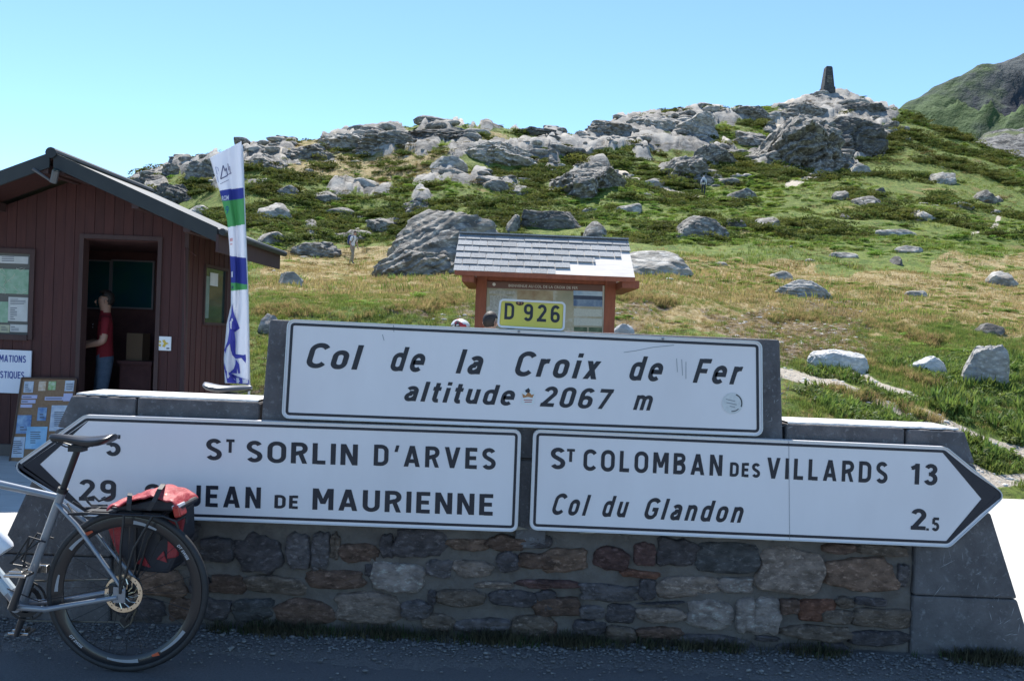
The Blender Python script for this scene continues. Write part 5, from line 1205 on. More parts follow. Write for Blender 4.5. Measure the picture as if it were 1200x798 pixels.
YE, YR_ = 10.05, 10.90; ez = at(640, 321.5, YE).z; rz_ = at(640, 277.5, YR_).z
bm_ = MB()
bm_.add([(rx0, YE, ez-.03), (rx1, YE, ez-.03), (rx1, YR_, rz_-.03), (rx0, YR_, rz_-.03), (rx0, YE, ez), (rx1, YE, ez), (rx1, YR_, rz_), (rx0, YR_, rz_), ], [(0, 1, 2, 3), (4, 5, 6, 7), (0, 1, 5, 4), (1, 2, 6, 5), (2, 3, 7, 6), (3, 0, 4, 7)])
bm_.add([(rx0, 2*YR_-YE, ez-.03), (rx1, 2*YR_-YE, ez-.03), (rx1, YR_+.001, rz_-.03), (rx0, YR_+.001, rz_-.03), (rx0, 2*YR_-YE, ez), (rx1, 2*YR_-YE, ez), (rx1, YR_+.001, rz_), (rx0, YR_+.001, rz_)], [(0, 1, 2, 3), (4, 5, 6, 7), (0, 1, 5, 4), (1, 2, 6, 5), (2, 3, 7, 6), (3, 0, 4, 7)])
bm_.build('roof', mat('bare_roof_boards', (.50, .46, .43), (.60, .57, .54), rough=.8, ns=4, stretch=(1, 6, 6)), ib)
MB().box(rx0+.0, rx1-.0, YE-.02, YE-.002, ez-.055, ez+.004).build('eave_board', redw, ib)
for x_ in (Lx-.15, Rx+.002):
    MB().box(x_, x_+(.148 if x_ < 0 else .21), YE+.02, 2*YR_-YE-.02, ez-.13, ez-.035).build('roof_bracket', redw, ib)
shm = mat('grey_shingle', (.16, .17, .18), (.30, .31, .32), rough=.95, ns=70, det=6, bump=.6, bs=120, bd=.004, c3=(.48, .48, .48), c3s=110, c3t=(.52, .66), rand=.12)
sv = Vector((0, YR_-YE, rz_-ez)); sl = sv.length; su = sv/sl; sn = Vector((0, -su.z, su.y)); nr = 6; rowh = sl/nr; sw_ = (rx1-rx0)/11.5
limit = {0: at(649, 318, YE).x, 1: at(669, 310, YE).x, 2: at(700, 300, YE).x, 3: at(728, 297, 10.3).x}
for r_ in range(nr):
    x = rx0-.02-(sw_/2 if r_ % 2 else 0)
    while x < rx1:
        xa, xb = max(x+.004, rx0-.02), min(x+sw_-.004, rx1+.01)
        lim = limit.get(r_)
        if lim is not None:
            if xa > lim: break
            xb = min(xb, lim+rc.uniform(0, .05))
        if xb-xa > .02:
            jt = rc.uniform(0, .006); d0 = r_*rowh-.015; d1 = d0+rowh*1.12
            P = [Vector((xa, YE, ez))+su*d0+sn*(.019+jt), Vector((xb, YE, ez))+su*(d0+rc.uniform(-.004, .004))+sn*(.019+jt), Vector((xb, YE, ez))+su*d1+sn*.006, Vector((xa, YE, ez))+su*d1+sn*.006]
            Q = [p-sn*.006 for p in P]
            MB().add(P+Q, [(0, 1, 2, 3), (7, 6, 5, 4), (0, 4, 5, 1), (1, 5, 6, 2), (2, 6, 7, 3), (3, 7, 4, 0)]).build('shingle', shm, ib)
        x += sw_
rs_ = MB(); 
for s0, s1 in ((rx0-.02, at(700, 285, YR_).x), ): rs_.box(s0, rx1+.01, YR_-.07, YR_+.07, rz_+.0, rz_+.018)
rs_.build('ridge_strip', shm, ib)
# printed panel
Yp = YI-.05
pan = sheet_(571, 329.5, 708, 398, mat('panel_photo', (.20, .20, .13), (.34, .30, .20), rough=.45, ns=2.2, det=6, c3=(.42, .40, .34), c3s=3.2, c3t=(.5, .6)), ib, Yp, 'printed_panel', .02)
def rl(px, y): return y+(px-571)*.035
def pq(name, x0, y0, x1, y1, m, dz=.003):
    a = MB(); v = [at(x0, rl(x0, y0), Yp-dz), at(x1, rl(x1, y0), Yp-dz), at(x1, rl(x1, y1), Yp-dz), at(x0, rl(x0, y1), Yp-dz)]
    a.add(v, [(0, 1, 2, 3)]); return a.build(name, m, pan)
pq('header', 571, 329.5, 708, 337.5, mat('header_brown', (.13, .06, .045), rough=.5), .002)
pq('text_block', 573, 340, 604, 344, mat('text_grey', (.42, .42, .38), (.25, .25, .22), ns=40)); pq('text_block', 574, 346, 600, 372, MATS['text_grey']); pq('path_picture', 606, 338.5, 648, 352, mat('picture_brown', (.24, .16, .09), (.38, .32, .2), ns=6))
pq('photo_print', 672, 337, 706, 342.5, mat('print_blue_sky', (.20, .33, .50), (.42, .52, .62), ns=5)); pq('photo_print', 672, 342.5, 706, 347, mat('print_navy', (.02, .03, .06), (.05, .07, .12), ns=5)); pq('photo_print', 672, 347, 706, 355, mat('print_lake', (.07, .12, .22), (.2, .27, .36), ns=9))
pq('text_block', 672.5, 358, 705.5, 366.5, mat('text_pale', (.45, .46, .40), (.36, .37, .33), ns=60)); pq('text_block', 672.5, 369, 705.5, 377.5, MATS['text_pale']); pq('photo_print', 672.5, 379.5, 688, 398, mat('print_forest', (.03, .06, .03), (.10, .14, .08), ns=14)); pq('photo_print', 690, 379.5, 705.5, 398, MATS['print_forest'])
pq('margin', 706.3, 330, 708, 398, mat('margin_pale', (.45, .42, .36)))
mb = MB(); pwt = mat('print_cream', (.62, .60, .55)); a, b2 = at(596, rl(596, 335.3), Yp-.005), at(677, rl(677, 335.3), Yp-.005); U = (b2-a).normalized()
text_into(mb, 'BIENVENUE AU COL DE LA CROIX DE FER', a, U, Vector((-U.z, 0, U.x)), (b2-a).length, 3.0*Yp/F, 0, 0, .0, 1.05); mb.add([v for v in [at(579+2.0*math.cos(i), rl(579, 333)+2.0*math.sin(i), Yp-.005) for i in np.linspace(0, 5.5, 8)]], [tuple(range(8))])
mb.build('lettering', pwt, pan)

# ------------------------------------------------------------------ feather flag
YG_ = 8.0; fb = at(291, 452, YG_)
fl = thing('feather_flag', 'tall white blue and green feather flag standing right of the hut', 'flag', (fb.x, YG_, 0))
RE = [(165.5, 283.0), (200, 284.6), (260, 286.8), (300, 288.3), (350, 290.4), (400, 291.6), (449, 292.3)]
LE = [(185, 245.8), (200, 250.0), (225, 257.5), (245, 262.5), (258, 266.0), (290, 268.8), (318, 270.4), (340, 270.6), (358, 270.5), (380, 265.5), (420, 262.2), (449, 263.5)]
def fy(e, y): return float(np.interp(y, [p[0] for p in e], [p[1] for p in e]))
def fsurf(px, py, off=0.):
    xl, xr = fy(LE, py), fy(RE, py); s = (px-xl)/max(1e-3, xr-xl)
    d = .028*math.cos(s*9.4+py*.006)+.012*math.sin(s*17+py*.02)
    return at(px, py, YG_+d-off)
def top_y(s): return 185.2+(165.8-185.2)*s
NR, NS_ = 420, 18
Vf = []; Ff = []; Mi = []
for j in range(NR+1):
    for i in range(NS_+1):
        s = i/NS_; y0 = top_y(s); y = y0+(449-y0)*j/NR; xl, xr = fy(LE, max(y, 185)), fy(RE, y); Vf.append(fsurf(xl+(xr-xl)*s, y))
fm = [mat('flag_white', (.80, .82, .88), rough=.7), mat('flag_blue', (.055, .075, .36), rough=.7), mat('flag_green', (.12, .42, .16), rough=.7)]
def band_of(y, s):
    for y0, y1, sk, m in ((223.5, 236, -3.5, 1), (236, 266.5, -3.5, 2), (300, 331, 2.5, 1), (331, 341, -2, 2)):
        if y0+sk*(s-.0)*(1) <= y-0 < y1+sk*s: return m
    return 0
for j in range(NR):
    for i in range(NS_):
        s = (i+.5)/NS_; y0 = top_y(s); y = y0+(449-y0)*(j+.5)/NR
        k = j*(NS_+1)+i; Ff.append((k, k+1, k+NS_+2, k+NS_+1)); Mi.append(band_of(y, s))
mbf = MB(); mbf.v = [tuple(v) for v in Vf]; mbf.f = Ff; mbf.mi = Mi
# hem at mast side
cl = mbf.build('cloth', fm, fl, smooth='all'); so2 = cl.modifiers.new('thickness', 'SOLIDIFY'); so2.thickness = .002
for M_ in fm:     # thin cloth lets light through
    t2 = M_.node_tree; bs_ = t2.nodes['Principled BSDF']; tr = t2.nodes.new('ShaderNodeBsdfTranslucent'); tr.inputs[0].default_value = bs_.inputs['Base Color'].default_value; ms = t2.nodes.new('ShaderNodeMixShader'); ms.inputs[0].default_value = .35
    t2.links.new(bs_.outputs[0], ms.inputs[1]); t2.links.new(tr.outputs[0], ms.inputs[2]); t2.links.new(ms.outputs[0], t2.nodes['Material Output'].inputs[0])
b = MB(); b.tube([at(292.3, 449, YG_+.03), at(290.4, 350, YG_+.03), at(287, 260, YG_+.03), at(283.8, 170, YG_+.03)], .009, 8)
p = at(292.3, 449, YG_+.03); b.tube([(p.x, p.y, 0), p], .012, 8); b.build('pole', mat('pole_grey', (.5, .5, .52), rough=.4, metal=.5), fl)
b = MB(); b.box(fb.x-.25, fb.x+.25, YG_-.25+.03, YG_+.28, 0, .03); b.build('base', gm_, fl)
def fprint(name, polys, m, sub=6):
    bmx = bmesh.new()
    for poly in polys:
        vv = [bmx.verts.new((x, y, 0)) for x, y in poly]
        for t3 in tri(poly):
            try: bmx.faces.new([vv[i] for i in t3])
            except ValueError: pass
    bmesh.ops.subdivide_edges(bmx, edges=bmx.edges, cuts=2, use_grid_fill=True)
    bmx.verts.ensure_lookup_table(); bmx.verts.index_update(); V = [fsurf(v.co.x, v.co.y, .009) for v in bmx.verts]; Fp = [tuple(v.index for v in f.verts) for f in bmx.faces]; bmx.free()
    return MB().add(V, Fp).build(name, m, fl)
line = lambda x0, y0, x1, y1, w=.5: [(x0, y0-w), (x1, y1-w), (x1, y1+w), (x0, y0+w)]
vline = lambda x0, y0, x1, y1, w=.5: [(x0-w, y0), (x0+w, y0), (x1+w, y1), (x1-w, y1)]
fnav = mat('flag_ink', (.05, .06, .16), rough=.7); fbl = mat('flag_figure_blue', (.045, .05, .33), rough=.7)
fprint('mountain_logo', [vline(261.5, 194, 258.6, 210, .6), line(258.6, 210, 266.5, 206, .7), vline(261.5, 194, 263.8, 201, .5), vline(263.8, 201, 265, 197, .4), vline(265, 197, 266.8, 206, .5), vline(267, 192, 268.2, 200, .4), vline(269, 195, 270, 204, .4), line(267, 205, 271.5, 203, .4), line(258, 216, 268, 211, .3)], fnav)
fprint('logo_letter', [vline(252.5, 196, 254.5, 205, .45), line(252.5, 196, 255.5, 197, .4), vline(255.5, 197, 256, 201, .4), vline(254, 206, 256, 214, .4)], mat('flag_pale_ink', (.35, .38, .55)))
mb = MB()
def ftext(s, x0, y0, x1, cap, m, sh=0, off=.02):
    mb = MB(); text_into(mb, s, None, None, None, x1-x0, cap, 0, sh, off, 1, fn=lambda a, b_: fsurf(x0+a, y0-b_-a*.15, .009)); return mb.build('lettering', m, fl)
ftext('ROM', 260, 235.5, 268, 5.5, fm[0]); ftext('9', 264.2, 251, 268, 9, mat('flag_teal', (.03, .16, .22))); ftext('III', 269.5, 283, 272.5, 3.5, mat('flag_red', (.6, .08, .08))); ftext('m', 269.8, 287.3, 272.2, 2.2, MATS['flag_red']); ftext('1', 271, 325, 272.8, 6.5, fm[0]); ftext('e', 271.2, 338.5, 273.5, 4.5, fnav)
# runner silhouette
K = 6.65
def zz(l): return [(240+x/K, 350+y/K) for x, y in l]
fprint('runner_figure', [zz(q) for q in ([(212, 40), (226, 110), (272, 232), (232, 262), (240, 330), (238, 390), (240, 432), (300, 440), (318, 434), (322, 470), (318, 502), (300, 480), (285, 462), (240, 468), (215, 440), (203, 400), (195, 350), (170, 385), (158, 430), (152, 400), (178, 330), (192, 240), (188, 180), (205, 120)],
      [(240, 470), (268, 512), (276, 580), (262, 585), (252, 540), (250, 582), (190, 580), (226, 545), (238, 510)], [(150, 500), (165, 560), (250, 605), (345, 635), (345, 668), (175, 655), (165, 600), (150, 540)])], fbl)
fprint('figure_gap', [zz(q) for q in ([(228, 200), (238, 215), (232, 235)], [(175, 590), (210, 605), (242, 635), (215, 625)], [(250, 630), (275, 640), (262, 655)])], fm[0])
# ------------------------------------------------------------------ bicycles
YB0 = 3.42
HUB = at(149.5, 695, YB0); RW = .345
bx = lambda px, py: (at(px, py, YB0).x-HUB.x, at(px, py, YB0).z-HUB.z+RW)     # local bike x,z, wheel on z=0
frameM = mat('bike_grey', (.22, .24, .27), (.27, .29, .32), rough=.30, ns=3, metal=.35, coat=.5)
blackM = mat('bike_black', (.012, .012, .014), rough=.45); rubber = mat('tyre_rubber', (.016, .016, .018), (.024, .024, .026), rough=.62, ns=30); alu = mat('bright_alloy', (.62, .60, .56), rough=.22, metal=1.); rimM = mat('rim_black', (.014, .015, .018), rough=.30, coat=.3)
decal = mat('decal_grey', (.30, .31, .33), rough=.5); decor = mat('decal_orange', (.55, .10, .04), rough=.5); decw = mat('decal_white', (.60, .60, .62), rough=.5); silver = mat('spoke_steel', (.30, .30, .31), rough=.3, metal=.9)
def wheel(parent, cx, rear=True):
    c = (cx, 0, RW)
    w = bpy.data.objects.new('wheel', None); link(w, parent)
    tr = [(RW-.0145+.0145*math.cos(a), .0145*math.sin(a)) for a in np.linspace(0, 2*math.pi, 14, endpoint=False)]
    MB().lathe(tr, c, n=96).build('tyre', rubber, w, smooth='all')
    r0 = RW-.026
    MB().lathe([(r0, -.012), (r0-.010, -.0135), (r0-.030, -.011), (r0-.044, -.003), (r0-.044, .003), (r0-.030, .011), (r0-.010, .0135), (r0, .012)], c, n=96).build('rim', rimM, w, smooth=True)
    sp = MB(); n = 24
    for k in range(n):
        a = 2*math.pi*k/n; sd = (-1)**k; off = (.35 if (k//2) % 2 else -.35)
        p = Vector((cx+.022*math.cos(a+off*2), sd*.028, RW+.022*math.sin(a+off*2))); q = Vector((cx+(r0-.04)*math.cos(a), 0, RW+(r0-.04)*math.sin(a))); sp.tube([p, q], .0012, 4)
    o = sp.build('spokes', mat('spoke_black', (.03, .03, .032), rough=.35, metal=.5), w); tag(o, kind='stuff')
    MB().lathe([(.0, -.045), (.010, -.045), (.012, -.030), (.028, -.030), (.028, -.024), (.016, -.02), (.016, .02), (.028, .024), (.028, .03), (.012, .03), (.01, .045), (0, .045)], c, n=24).build('hub', blackM, w, smooth=True)
    # brake disc with slots
    d = MB(); R0, R1 = .052, .080
    d.lathe([(R0+.010, -.037), (R1, -.037), (R1, -.0355), (R0+.010, -.0355)], c, n=72)
    for k in range(12):
        a = 2*math.pi*k/12
        for (ra, rb, da) in ((.022, R0+.012, .42), ):
            p = [Vector((cx+r*math.cos(a+t), -.0363, RW+r*math.sin(a+t))) for r, t in ((ra, 0), ((ra+rb)/2, da*.35), (rb, da))]
            d.tube(p, .0028, 4)
    d.build('brake_disc', mat('disc_steel', (.72, .62, .46), (.80, .74, .62), rough=.25, metal=1., ns=40), w)
    h = MB()
    for k in range(30):
        a = 2*math.pi*k/30; rr = .066+.006*math.sin(k*2.1); h.lathe([(0, -.0378), (.0028, -.0376), (.0028, -.0372), (0, -.0372)], (cx+rr*math.cos(a), 0, RW+rr*math.sin(a)), n=6)
    tag(h.build('disc_holes', blackM, w), kind='stuff')
    # rim decals: bands and lettering
    def arc_band(a0, a1, ra, rb, m, n=14):
        b = MB(); v = []
        for i in range(n+1):
            a = R(a0+(a1-a0)*i/n); t = i/n
            for r in (ra, rb-(rb-ra)*.5*t): v.append((cx+r*math.cos(a), -.0142-.0004, RW+r*math.sin(a)))
        b.add(v, [(2*i, 2*i+1, 2*i+3, 2*i+2) for i in range(n)]); return b.build('decal', m, w)
    for a0, a1, m in ((145, 128, decal), (127, 121, decor), (86, 66, decal), (-32, -58, decal), (-60, -66, decor), (-78, -104, decal), (182, 168, decal)): arc_band(a0, a1, r0-.030, r0-.014, m)
    def arc_text(s, amid, cap, m, rad, inward):
        tb = MB(); V, _ = glyphs(s, .2, .02, 1.05); wd = max(v[0] for v in V)-min(v[0] for v in V); t, b_ = caph(.02); sc = cap/(t-b_)
        def fn(x, z):
            s_ = (x-wd*sc/2)/rad
            a = amid-s_ if not inward else amid+s_
            r = rad+z if not inward else rad-z
            return (cx+r*math.cos(a), -.0146, RW+r*math.sin(a))
        text_into(tb, s, None, None, None, wd*sc, cap, 0, .2, .02, 1.05, fn=fn); return tb.build('lettering', m, w)
    arc_text('DT SWISS', R(227), .012, decw, r0-.012, True); arc_text('DT SWISS', R(37), .012, decw, r0-.028, False)
    return w
def make_bike(label, group=None, seat_up=0., seat_mat=None, rack=True):
    B = thing('bicycle', label, 'bicycle', (0, 0, 0), 0, group)
    t_ = lambda *p, y=0.: [(*[bx(a, b)[0]], y, bx(a, b)[1]) for a, b in p]
    bb = bx(24, 711); st = bx(73.5, 577)
    sd = Vector((st[0]-bb[0], 0, st[1]-bb[1])).normalized(); sp0 = Vector((st[0], 0, st[1]))
    fr = bpy.data.objects.new('frame', None)
    f = MB()
    f.tube([(bb[0], 0, bb[1]), tuple(sp0)], .0175, 14)
    f.tube([sp0-sd*.035, t_((0, 570.5))[0], t_((-68, 560))[0]], [.014, .017, .019], 12)
    f.tube([(bb[0], 0, bb[1]), t_((-76, 588))[0]], [.026, .024], 14)
    ht, hb = Vector(t_((-66, 551))[0]), Vector(t_((-79, 600))[0]); f.tube([ht, hb], .022, 14)
    f.tube([(bb[0], -.036, bb[1]), (bb[0], .036, bb[1])], .024, 16)
    for s in (-1, 1):
        f.tube([sp0-sd*.06+Vector((0, s*.012, 0)), Vector(t_((95, 616))[0])+Vector((0, s*.035, 0)), Vector((.012, s*.062, RW+.02))], [.008, .009, .008], 10)
        f.tube([(bb[0]-.01, s*.03, bb[1]), (bb[0]+.14, s*.052, bb[1]+.002), (-.012, s*.064, RW-.008)], [.014, .012, .010], 10)
        f.box(-.03, .02, s*.060, s*.066, RW-.03, RW+.035)
    frame = f.build('frame', frameM, B, smooth=True)
    g = MB(); a = Vector((bb[0], 0, bb[1])); d_ = Vector(t_((-76, 588))[0])-a; g.tube([a+d_*.12+Vector((0, -.0, .0)), a+d_*.42], .0268, 14); g.build('decal_band', mat('frame_pale', (.42, .48, .52), rough=.3), frame)
    # fork, stem, bars
    fh = Vector(t_((-131, 689))[0]); fh.z = RW
    f = MB(); f.tube([hb+Vector((0, 0, .0)), hb-(ht-hb).normalized()*.02], .024, 12)
    for s in (-1, 1): f.tube([hb+Vector((0, s*.02, -.01)), hb+Vector((-.02, s*.045, -.06)), fh+Vector((0, s*.052, 0))], [.016, .014, .009], 10)
    f.build('fork', blackM, B, smooth=True)
    st_ = ht+Vector((-.09, 0, .045+seat_up*.3)); h = MB(); h.tube([ht+Vector((0, 0, .0)), ht+(ht-hb).normalized()*.035, st_], .016, 10); h.build('stem', blackM, B, smooth=True)
    h = MB(); pts = [st_+Vector((x, y, z)) for x, y, z in ((0, 0, 0), (0, .16, 0), (-.03, .205, 0), (-.085, .21, -.01), (-.10, .212, -.06), (-.06, .218, -.115), (.02, .22, -.125))]
    for s in (-1, 1): h.tube([Vector((p.x, s*p.y, p.z)) for p in pts], .0145, 10)
    h.build('handlebar', blackM, B, smooth=True)
    # seat post, clamp, saddle
    top = sp0+sd*(.185+seat_up)
    MB().tube([sp0-sd*.01, top], .0138, 14).build('seat_post', blackM, B, smooth=True)
    MB().tube([sp0-sd*.012+Vector((0, 0, 0)), sp0+sd*.008], .0215, 14).build('seat_clamp', blackM, B, smooth=True)
    ox = top.x; oz = top.z
    prof = [(-.150, .016, .006, .002), (-.135, .021, .014, .004), (-.09, .024, .020, .004), (-.03, .033, .026, -.001), (.03, .052, .030, -.003), (.075, .070, .032, .004), (.105, .072, .026, .010), (.122, .050, .012, .014), (.128, .02, .005, .014)]
    V = []; n = 16
    for x, w_, d, zc in prof:
        for i in range(n):
            a = 2*math.pi*i/n; ca, sa = math.cos(a), math.sin(a)
            zz_ = zc+(abs(sa)**.7*(.010 if sa > 0 else d)*(1 if sa > 0 else -1)); V.append((ox+.028+x, w_*ca, oz+.048+zz_-(0 if abs(ca) < .5 else .006)))
    k = len(prof); fs = [(j*n+i, j*n+(i+1) % n, (j+1)*n+(i+1) % n, (j+1)*n+i) for j in range(k-1) for i in range(n)]+[tuple(range(n-1, -1, -1)), tuple((k-1)*n+i for i in range(n))]
    sad = MB().add(V, fs).build('saddle', seat_mat or mat('saddle_black', (.022, .022, .025), rough=.35), B, smooth='all')
    ss = sad.modifiers.new('smooth', 'SUBSURF'); ss.levels = 1; ss.render_levels = 1
    r = MB()
    for s in (-1, 1): r.tube([(ox-.11, s*.010, oz+.035), (ox-.04, s*.022, oz+.012), (ox+.05, s*.022, oz+.012), (ox+.095, s*.03, oz+.035)], .0035, 8)
    r.box(ox-.03, ox+.03, -.024, .024, oz-.008, oz+.018); r.build('saddle_rail', blackM, sad)
    wheel(B, 0); wheel(B, fh.x, False)
    # drivetrain
    c = MB(); c.lathe([(.078, .042), (.086, .042), (.086, .046), (.078, .046)], (bb[0], 0, bb[1]), n=44); c.lathe([(.050, .036), (.068, .036), (.068, .040), (.050, .040)], (bb[0], 0, bb[1]), n=44)
    for k in range(5):
        a = k*1.2566; c.tube([(bb[0], .044, bb[1]), (bb[0]+.08*math.cos(a), .044, bb[1]+.08*math.sin(a))], .006, 6)
    c.build('chainring', blackM, B)
    for s, name in ((-1, 'crank'), (1, 'crank')):
        pd = Vector((bb[0]+.052*(-s), s*.062, bb[1]+.160*(-s))) ; o = Vector((bb[0], s*.060, bb[1])); q = MB(); q.tube([o, pd], [.017, .012], 10); cr_ = q.build('crank', mat('crank_black', (.03, .03, .033), rough=.3, coat=.3), B, smooth=True)
        q = MB(); q.box(pd.x-.045, pd.x+.045, pd.y+s*.012, pd.y+s*.075, pd.z-.004, pd.z+.008); q.box(pd.x-.03, pd.x+.025, pd.y+s*.02, pd.y+s*.065, pd.z+.008, pd.z+.02); q.tube([(pd.x, pd.y, pd.z), (pd.x, pd.y+s*.07, pd.z)], .006, 8); q.build('pedal', alu, cr_, bevel=.003)
    c = MB()
    for i, rr in enumerate((.050, .045, .040, .036, .032, .028, .025, .022)): c.lathe([(.012, .030+i*.004), (rr, .030+i*.004), (rr, .032+i*.004), (.012, .032+i*.004)], (0, 0, RW), n=32)
    c.build('cassette', silver, B)
    dz = Vector((.02, .055, RW-.075)); d = MB(); d.tube([(0, .06, RW-.02), (.015, .07, RW-.05), (.0, .06, RW-.10), (-.03, .055, RW-.15)], [.012, .014, .010, .010], 8); d.lathe([(0, .05), (.024, .05), (.024, .055), (0, .055)], (0, 0, RW-.095), n=14); d.lathe([(0, .05), (.024, .05), (.024, .055), (0, .055)], (-.032, 0, RW-.155), n=14); d.build('rear_derailleur', blackM, B, smooth=True)
    ch = MB(); ch.tube([(bb[0], .044, bb[1]+.086), (0, .044, RW+.036)], .004, 6); ch.tube([(bb[0], .044, bb[1]-.086), (-.055, .052, RW-.155), (-.032, .052, RW-.18), (-.006, .052, RW-.16), (.015, .052, RW-.10), (.03, .046, RW-.02), (.02, .044, RW+.03)], .004, 6); ch.build('chain', mat('chain_steel', (.20, .18, .14), rough=.35, metal=.8), B)
    fd = MB(); v = Vector(t_((38, 672))[0]); fd.box(v.x-.01, v.x+.05, .02, .045, v.z-.015, v.z+.02); fd.box(v.x-.035, v.x+.0, -.005, .03, v.z-.012, v.z+.01); fd.build('front_derailleur', alu, B, bevel=.004)
    cb_ = MB()
    for s in (-.0245,): 
        a = Vector(t_((58, 636))[0]); b_ = Vector(t_((34, 666))[0]); nrm = Vector((-.07, 0, .02))
        for yy in (-.03, .03): cb_.tube([a+Vector((0, yy, 0)), a+nrm+Vector((0, yy, .0)), b_+nrm*.8+Vector((0, yy, 0)), b_+Vector((0, yy*.5, 0))], .004, 6)
        cb_.tube([a+nrm*.3+Vector((0, -.03, 0)), b_+nrm*.9+Vector((0, -.03, 0))], .004, 6); cb_.tube([a+nrm*1.0+Vector((0, -.03, 0)), b_+nrm*.1+Vector((0, -.03, 0))], .004, 6)
    cb_.build('bottle_cage', blackM, B)
    cl_ = MB(); cl_.box(-.055, -.02, -.058, -.03, RW+.005, RW+.045); cl_.build('brake_caliper', blackM, B, bevel=.005)
    hz = MB(); hz.tube([tuple(ht+Vector((-.05, -.02, .03))), t_((-40, 600))[0], t_((10, 690), y=-.02)[0], (bb[0]+.1, -.04, bb[1]+.03), (-.04, -.05, RW+.03)], .0025, 6); hz.build('brake_hose', blackM, B)
    if rack:
        r = MB(); zt_ = bx(120, 601.5)[1]
        for y in (-.055, .055): r.tube([(t_((88, 606))[0][0], y, zt_-.005), (t_((104, 601))[0][0], y, zt_), (t_((198, 601))[0][0], y, zt_), (t_((212, 604))[0][0], y*.9, zt_-.02), (t_((214, 610))[0][0], y*.8, zt_-.05)], .0055, 8)
        r.tube([(t_((212, 604))[0][0], -.05, zt_-.02), (t_((212, 604))[0][0], .05, zt_-.02)], .0055, 8)
        for px_ in (110, 140, 170, 195): r.tube([(t_((px_, 601))[0][0], -.055, zt_), (t_((px_, 601))[0][0], .055, zt_)], .0045, 8)
        r.box(t_((104, 601))[0][0], t_((190, 601))[0][0], -.022, .022, zt_-.003, zt_+.003)
        for s in (-1, 1):
            r.tube([(0.0, s*.068, RW+.01), (-.005, s*.066, RW+.20), (0, s*.056, zt_)], .0055, 8); r.tube([(0.0, s*.068, RW+.01), (.05, s*.066, RW+.2), (.12, s*.056, zt_)], .0055, 8)
            r.tube([t_((82, 592), y=s*.02)[0], t_((94, 603), y=s*.05)[0], (t_((110, 603))[0][0], s*.055, zt_-.004)], .0045, 8)
        ro = r.build('rear_rack', blackM, B, smooth=True)
        q = MB(); p0 = t_((209.5, 600))[0]; T_ = Matrix.Translation(Vector((p0[0], 0, p0[2]))) @ Matrix.Rotation(R(-15), 4, 'Y')
        q.box(-.012, .018, -.035, .035, -.028, .024, 0, T_); q.build('rear_light', mat('light_red', (.45, .04, .03), rough=.2), B, bevel=.006)
        q = MB(); q.box(-.013, .019, -.033, .033, .010, .026, 0, T_); q.build('light_lens', mat('lens_pale', (.6, .6, .62), rough=.15), B, bevel=.003)
    return B
bike = make_bike('grey touring bicycle with black rear rack standing in front of the wall at the left')
bike.location = (HUB.x, YB0, 0)
bike2 = make_bike('bicycle parked behind the wall with only its glossy saddle showing left of the long sign', seat_up=.155, seat_mat=mat('saddle_worn', (.16, .16, .17), rough=.3), rack=False)
# rear of the saddle points left, front to the right
bike2.rotation_euler = (0, 0, math.pi); sx = at(272, 455, 4.62)
tp = bx(71, 577); bike2.location = (sx.x+bx(95, 520)[0]-.0+.03, 4.62, 0)
# bottle on the down tube, as a thing carried by the bicycle
bt = thing('water_bottle', 'white water bottle on the down tube of the grey bicycle at the left edge', 'bottle', (0, 0, 0)); a = Vector((bx(20, 655)[0]+HUB.x-.03, YB0, bx(20, 655)[1])); dr = Vector((-.64, 0, .77)).normalized()
a = Vector(at(8, 645, YB0)); bt.location = a
MB().tube([a-dr*.0, a+dr*.015, a+dr*.12, a+dr*.13, a+dr*.16], [.030, .036, .036, .030, .030], 20).build('body', mat('bottle_white', (.72, .74, .78), rough=.35), bt, smooth=True)
MB().tube([a+dr*.161, a+dr*.18, a+dr*.185, a+dr*.205], [.031, .028, .012, .011], 16).build('cap', blackM, bt, smooth=True)

# red pannier on the far side of the rack, with its rolled top lying over the rack
pn = thing('pannier', 'red and black roll-top pannier hanging on the rack of the grey bicycle', 'bicycle bag', (at(175, 640, YB0).x, YB0+.14, at(175, 672, YB0).z))
redF = mat('pannier_red', (.38, .028, .035), (.30, .022, .03), rough=.5, ns=8, bump=.8, bs=16, bd=.02, coat=.12); blkF = mat('pannier_black', (.014, .014, .020), (.022, .022, .03), rough=.6, ns=12, bump=.4, bs=20, bd=.006)
YP1 = YB0+.085
pp = lambda *l: [(at(x, y, YP1+.06).x, at(x, y, YP1+.06).z) for x, y in l]
MB().prism(pp((130, 590), (142, 640), (158, 664), (205, 668), (214, 650), (219, 590)), YP1, YP1+.15).build('body', blkF, pn, bevel=.02)
MB().prism(pp((131, 604), (141, 634), (150, 650), (150, 604)), YP1-.004, YP1+.02).build('red_panel', redF, pn, bevel=.004)
MB().prism(pp((205, 604), (203, 650), (214, 648), (222, 604)), YP1-.006, YP1+.02).build('red_panel', redF, pn, bevel=.004)
MB().prism(pp((168, 655), (176, 646), (184, 660)), YP1-.006, YP1+.0).build('red_mark', redF, pn); MB().prism(pp((191, 650), (199, 641), (203, 654)), YP1-.006, YP1+.0).build('red_mark', redF, pn)
MB().prism(pp((158, 606), (161, 660), (168, 661), (167, 606)), YP1-.008, YP1+.0).build('strap', blkF, pn)
MB().prism(pp((203, 592), (204, 606), (211, 640), (219, 632), (218, 588)), YP1+.0, YP1+.16).build('side_flap', blkF, pn, bevel=.012)
b = MB(); b.box(at(184, 640, YP1).x, at(189, 640, YP1).x, YP1-.012, YP1, at(184, 632, YP1).z, at(184, 624, YP1).z); b.build('buckle', MATS['bike_black'], pn)
